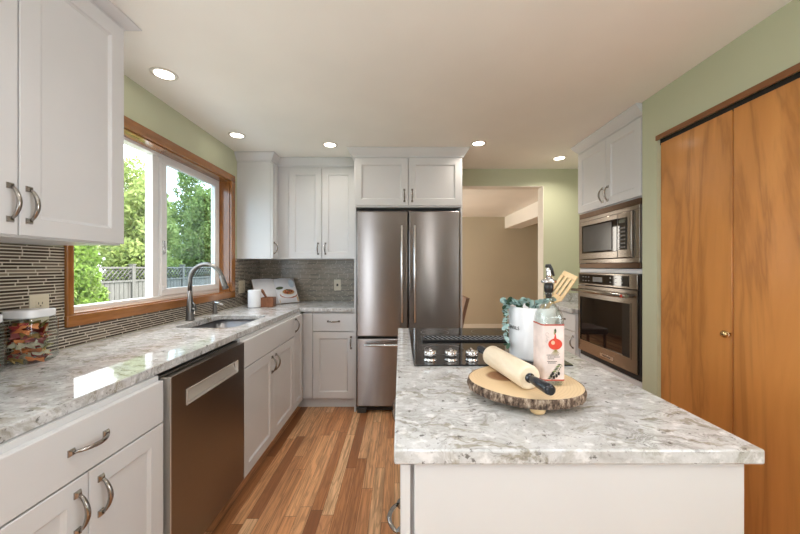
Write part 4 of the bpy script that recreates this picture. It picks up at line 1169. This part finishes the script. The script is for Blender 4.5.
# ------------------------------------------------------------------ chair in the room beyond the doorway
t = thing('dining_chair', 'brown leather chair glimpsed through the doorway behind the fridge', 'chair', (.57, 4.42, 0))
m = MB(); m.box(.35, .81, 4.20, 4.64, .40, .48, .02); obj('seat', m, 'chair', t)
m = MB(); pr = []
for q in range(9):
    z = .42+.45*q/8; xo = 0.785+.095*(q/8)**1.3; pr.append((xo, z))
A = [m.ring([(x-.022, y, z) for y in (4.20, 4.64)] + [(x+.022, y, z) for y in (4.64, 4.20)]) for x, z in pr]
for a_, b_ in zip(A, A[1:]): m.bridge(a_, b_, False)
m.cap(A[0]); m.cap(A[-1]); obj('backrest', m, 'chair', t)
for x in (.38, .78):
    for y in (4.23, 4.61): obj('leg', MB().tube([(x, y, .401), (x, y, 0)], [.02, .014], 10), 'walnut', t)

# ------------------------------------------------------------------ outdoors
GZ = -.6
m = MB(); m.box(-40, XL-.16, -10, 50, GZ-.1, GZ); tag(obj('lawn', m, 'grass'), 'green lawn outside the kitchen window', 'lawn', kind='stuff')
m = MB().box(-4.6, XL-.16, .2, 5.2, GZ+.001, GZ+.03); struct('floor_bounce_slab', m, 'bounce_slab')  # added slab, out of view, bounces daylight through the window onto the ceiling
FXo = -7.0; FT = 1.28
t = thing('fence', 'weathered grey board fence with lattice top outside the window', 'fence', (FXo, 10, GZ))
y = 4.6; rf = random.Random(2)
posts = [4.6+1.95*i for i in range(7)]
for i in range(6):
    m = MB(); yy = posts[i]+.06
    while yy < posts[i+1]-.06:
        w_ = min(.135, posts[i+1]-.05-yy); m.box(FXo-.012+rf.uniform(-.003, .003), FXo+.010, yy, yy+w_-.012, GZ+.02, FT-.38+rf.uniform(-.003, .003)); yy += .135
    m.box(FXo-.02, FXo+.04, posts[i]+.05, posts[i+1]-.05, FT-.385, FT-.34)
    obj('board_panel', m, 'fence', t)
    m = MB(); m.box(FXo-.02, FXo+.04, posts[i]+.05, posts[i+1]-.05, FT-.045, FT)
    L_ = posts[i+1]-posts[i]-.10; hgt = .295; k = 0; st = .135
    for sg in (1, -1):
        u = -hgt
        while u < L_:
            a0, b0 = u, u+hgt; za, zb = 0, hgt
            if a0 < 0: za = -a0; a0 = 0
            if b0 > L_: zb = hgt-(b0-L_); b0 = L_
            if b0-a0 > .03:
                q0, q1 = (a0, b0) if sg == 1 else (L_-a0, L_-b0)
                yb, z_b = posts[i]+.05, FT-.34
                pts = [(FXo+.004*sg, yb+q0, z_b+za), (FXo+.004*sg, yb+q1, z_b+zb)]
                m.tube(pts, .022, 4, flat=.25)
            u += st
    obj('lattice', m, 'fence', t)
for yp in posts:
    m = MB(); m.box(FXo-.05, FXo+.05, yp-.05, yp+.05, GZ, FT+.05, .006); m.box(FXo-.065, FXo+.065, yp-.065, yp+.065, FT+.05, FT+.075, .006); obj('post', m, 'fence', t)

def foliage(name, blobs, n, size, mats, parent, seed):
    r = random.Random(seed); V, F, MI = [], [], []
    tot = sum(b[3]*b[4]*b[5] for b in blobs)
    for cx, cy, cz, rx, ry, rz in blobs:
        for _ in range(int(n*rx*ry*rz/tot)):
            d_ = Vector((r.gauss(0, 1), r.gauss(0, 1), r.gauss(0, 1))).normalized(); k = r.uniform(.55, 1.05)**.6
            p = Vector((cx+rx*d_.x*k, cy+ry*d_.y*k, cz+rz*d_.z*k))
            if p.z < GZ+.3: continue
            u = Vector((r.gauss(0, 1), r.gauss(0, 1), r.gauss(0, 1))).normalized(); v = u.cross(Vector((r.gauss(0, 1), r.gauss(0, 1), r.gauss(0, 1)))).normalized()
            s_ = size*r.uniform(.6, 1.3); i0 = len(V)
            V += [p-u*s_, p+v*s_*.45, p+u*s_, p-v*s_*.45]; F.append((i0, i0+1, i0+2, i0+3)); MI.append(0 if r.random() < .7 else (1 if len(mats) > 1 else 0))
    me = bpy.data.meshes.new(name); off = wloc(parent)
    me.from_pydata([tuple(p-off) for p in V], [], F); 
    for mm in mats: me.materials.append(M[mm])
    me.polygons.foreach_set('material_index', MI)
    o = bpy.data.objects.new(name, me); C.objects.link(o); o.parent = parent
    return o
def tree(name, x, y, top, rad, label, mats, seed, n=14000, size=.105, base=None, cat='tree'):
    r = random.Random(seed); t = thing(name, label, cat, (x, y, GZ), 0, 'trees behind the fence' if cat == 'tree' else None)
    m = MB(); m.tube([(x, y, GZ+.004), (x, y, GZ+.15), (x+.05, y, GZ+1.2), (x, y+.1, GZ+(top-GZ)*.7)], [.14*rad/1.5, .13*rad/1.5, .10*rad/1.5, .04], 10); obj('trunk', m, 'bark2', t)
    lo = GZ+.6 if base is None else base
    blobs = []
    for i in range(16):
        q = i/15; z = lo+(top-lo)*q*.9; rr = rad*(.75-.5*abs(q-.35)**1.2)
        a_ = r.uniform(0, 6.28); d_ = rad*.45*(1-q*.7)
        blobs.append((x+d_*math.cos(a_), y+d_*math.sin(a_), z, rr*.75, rr*.75, rr*.6))
    blobs.append((x, y, top-rad*.3, rad*.32, rad*.32, rad*.42))
    foliage('foliage', blobs, n, size, mats, t, seed)
TR = [(-9.4, 8.2, 4.2, 1.5, 'pale leafy tree just behind the fence, leftmost in the window view', ['leaf_a', 'leaf_b']),
      (-9.4, 12.0, 4.4, 1.55, 'pale leafy tree just behind the fence in the left window pane', ['leaf_a', 'leaf_b']),
      (-9.4, 15.8, 5.0, 1.55, 'mid green tree just behind the fence in the right window pane', ['leaf_b', 'leaf_a']),
      (-9.4, 19.6, 5.4, 1.55, 'mid green tree just behind the fence at the far edge of the right window pane', ['leaf_b', 'leaf_a']),
      (-13.4, 12.0, 5.6, 1.9, 'taller pale tree of the farther row, at the left edge of the window view', ['leaf_a', 'leaf_a']),
      (-13.4, 16.4, 6.6, 1.95, 'taller pale tree of the farther row with a pointed top in the left window pane', ['leaf_a', 'leaf_b']),
      (-13.4, 20.8, 7.9, 2.0, 'taller green tree of the farther row in the right window pane', ['leaf_b', 'leaf_a']),
      (-13.4, 25.4, 7.2, 2.0, 'taller green tree of the farther row at the far edge of the right window pane', ['leaf_b', 'leaf_a'])]
for i, (x, y, tp, rd, lab, ms) in enumerate(TR): tree('tree', x, y, tp, rd, lab, ms, 20+i)
tree('shrub', -4.2, 4.2, 1.75, .47, 'bright green bush close outside at the left of the window', ['leaf_c', 'leaf_b'], 50, 7000, .045, GZ+.2, 'bush')
tree('shrub', -5.4, 6.6, .45, .55, 'low green bush at the foot of the fence', ['leaf_c', 'leaf_a'], 51, 2500, .045, GZ+.1, 'bush')
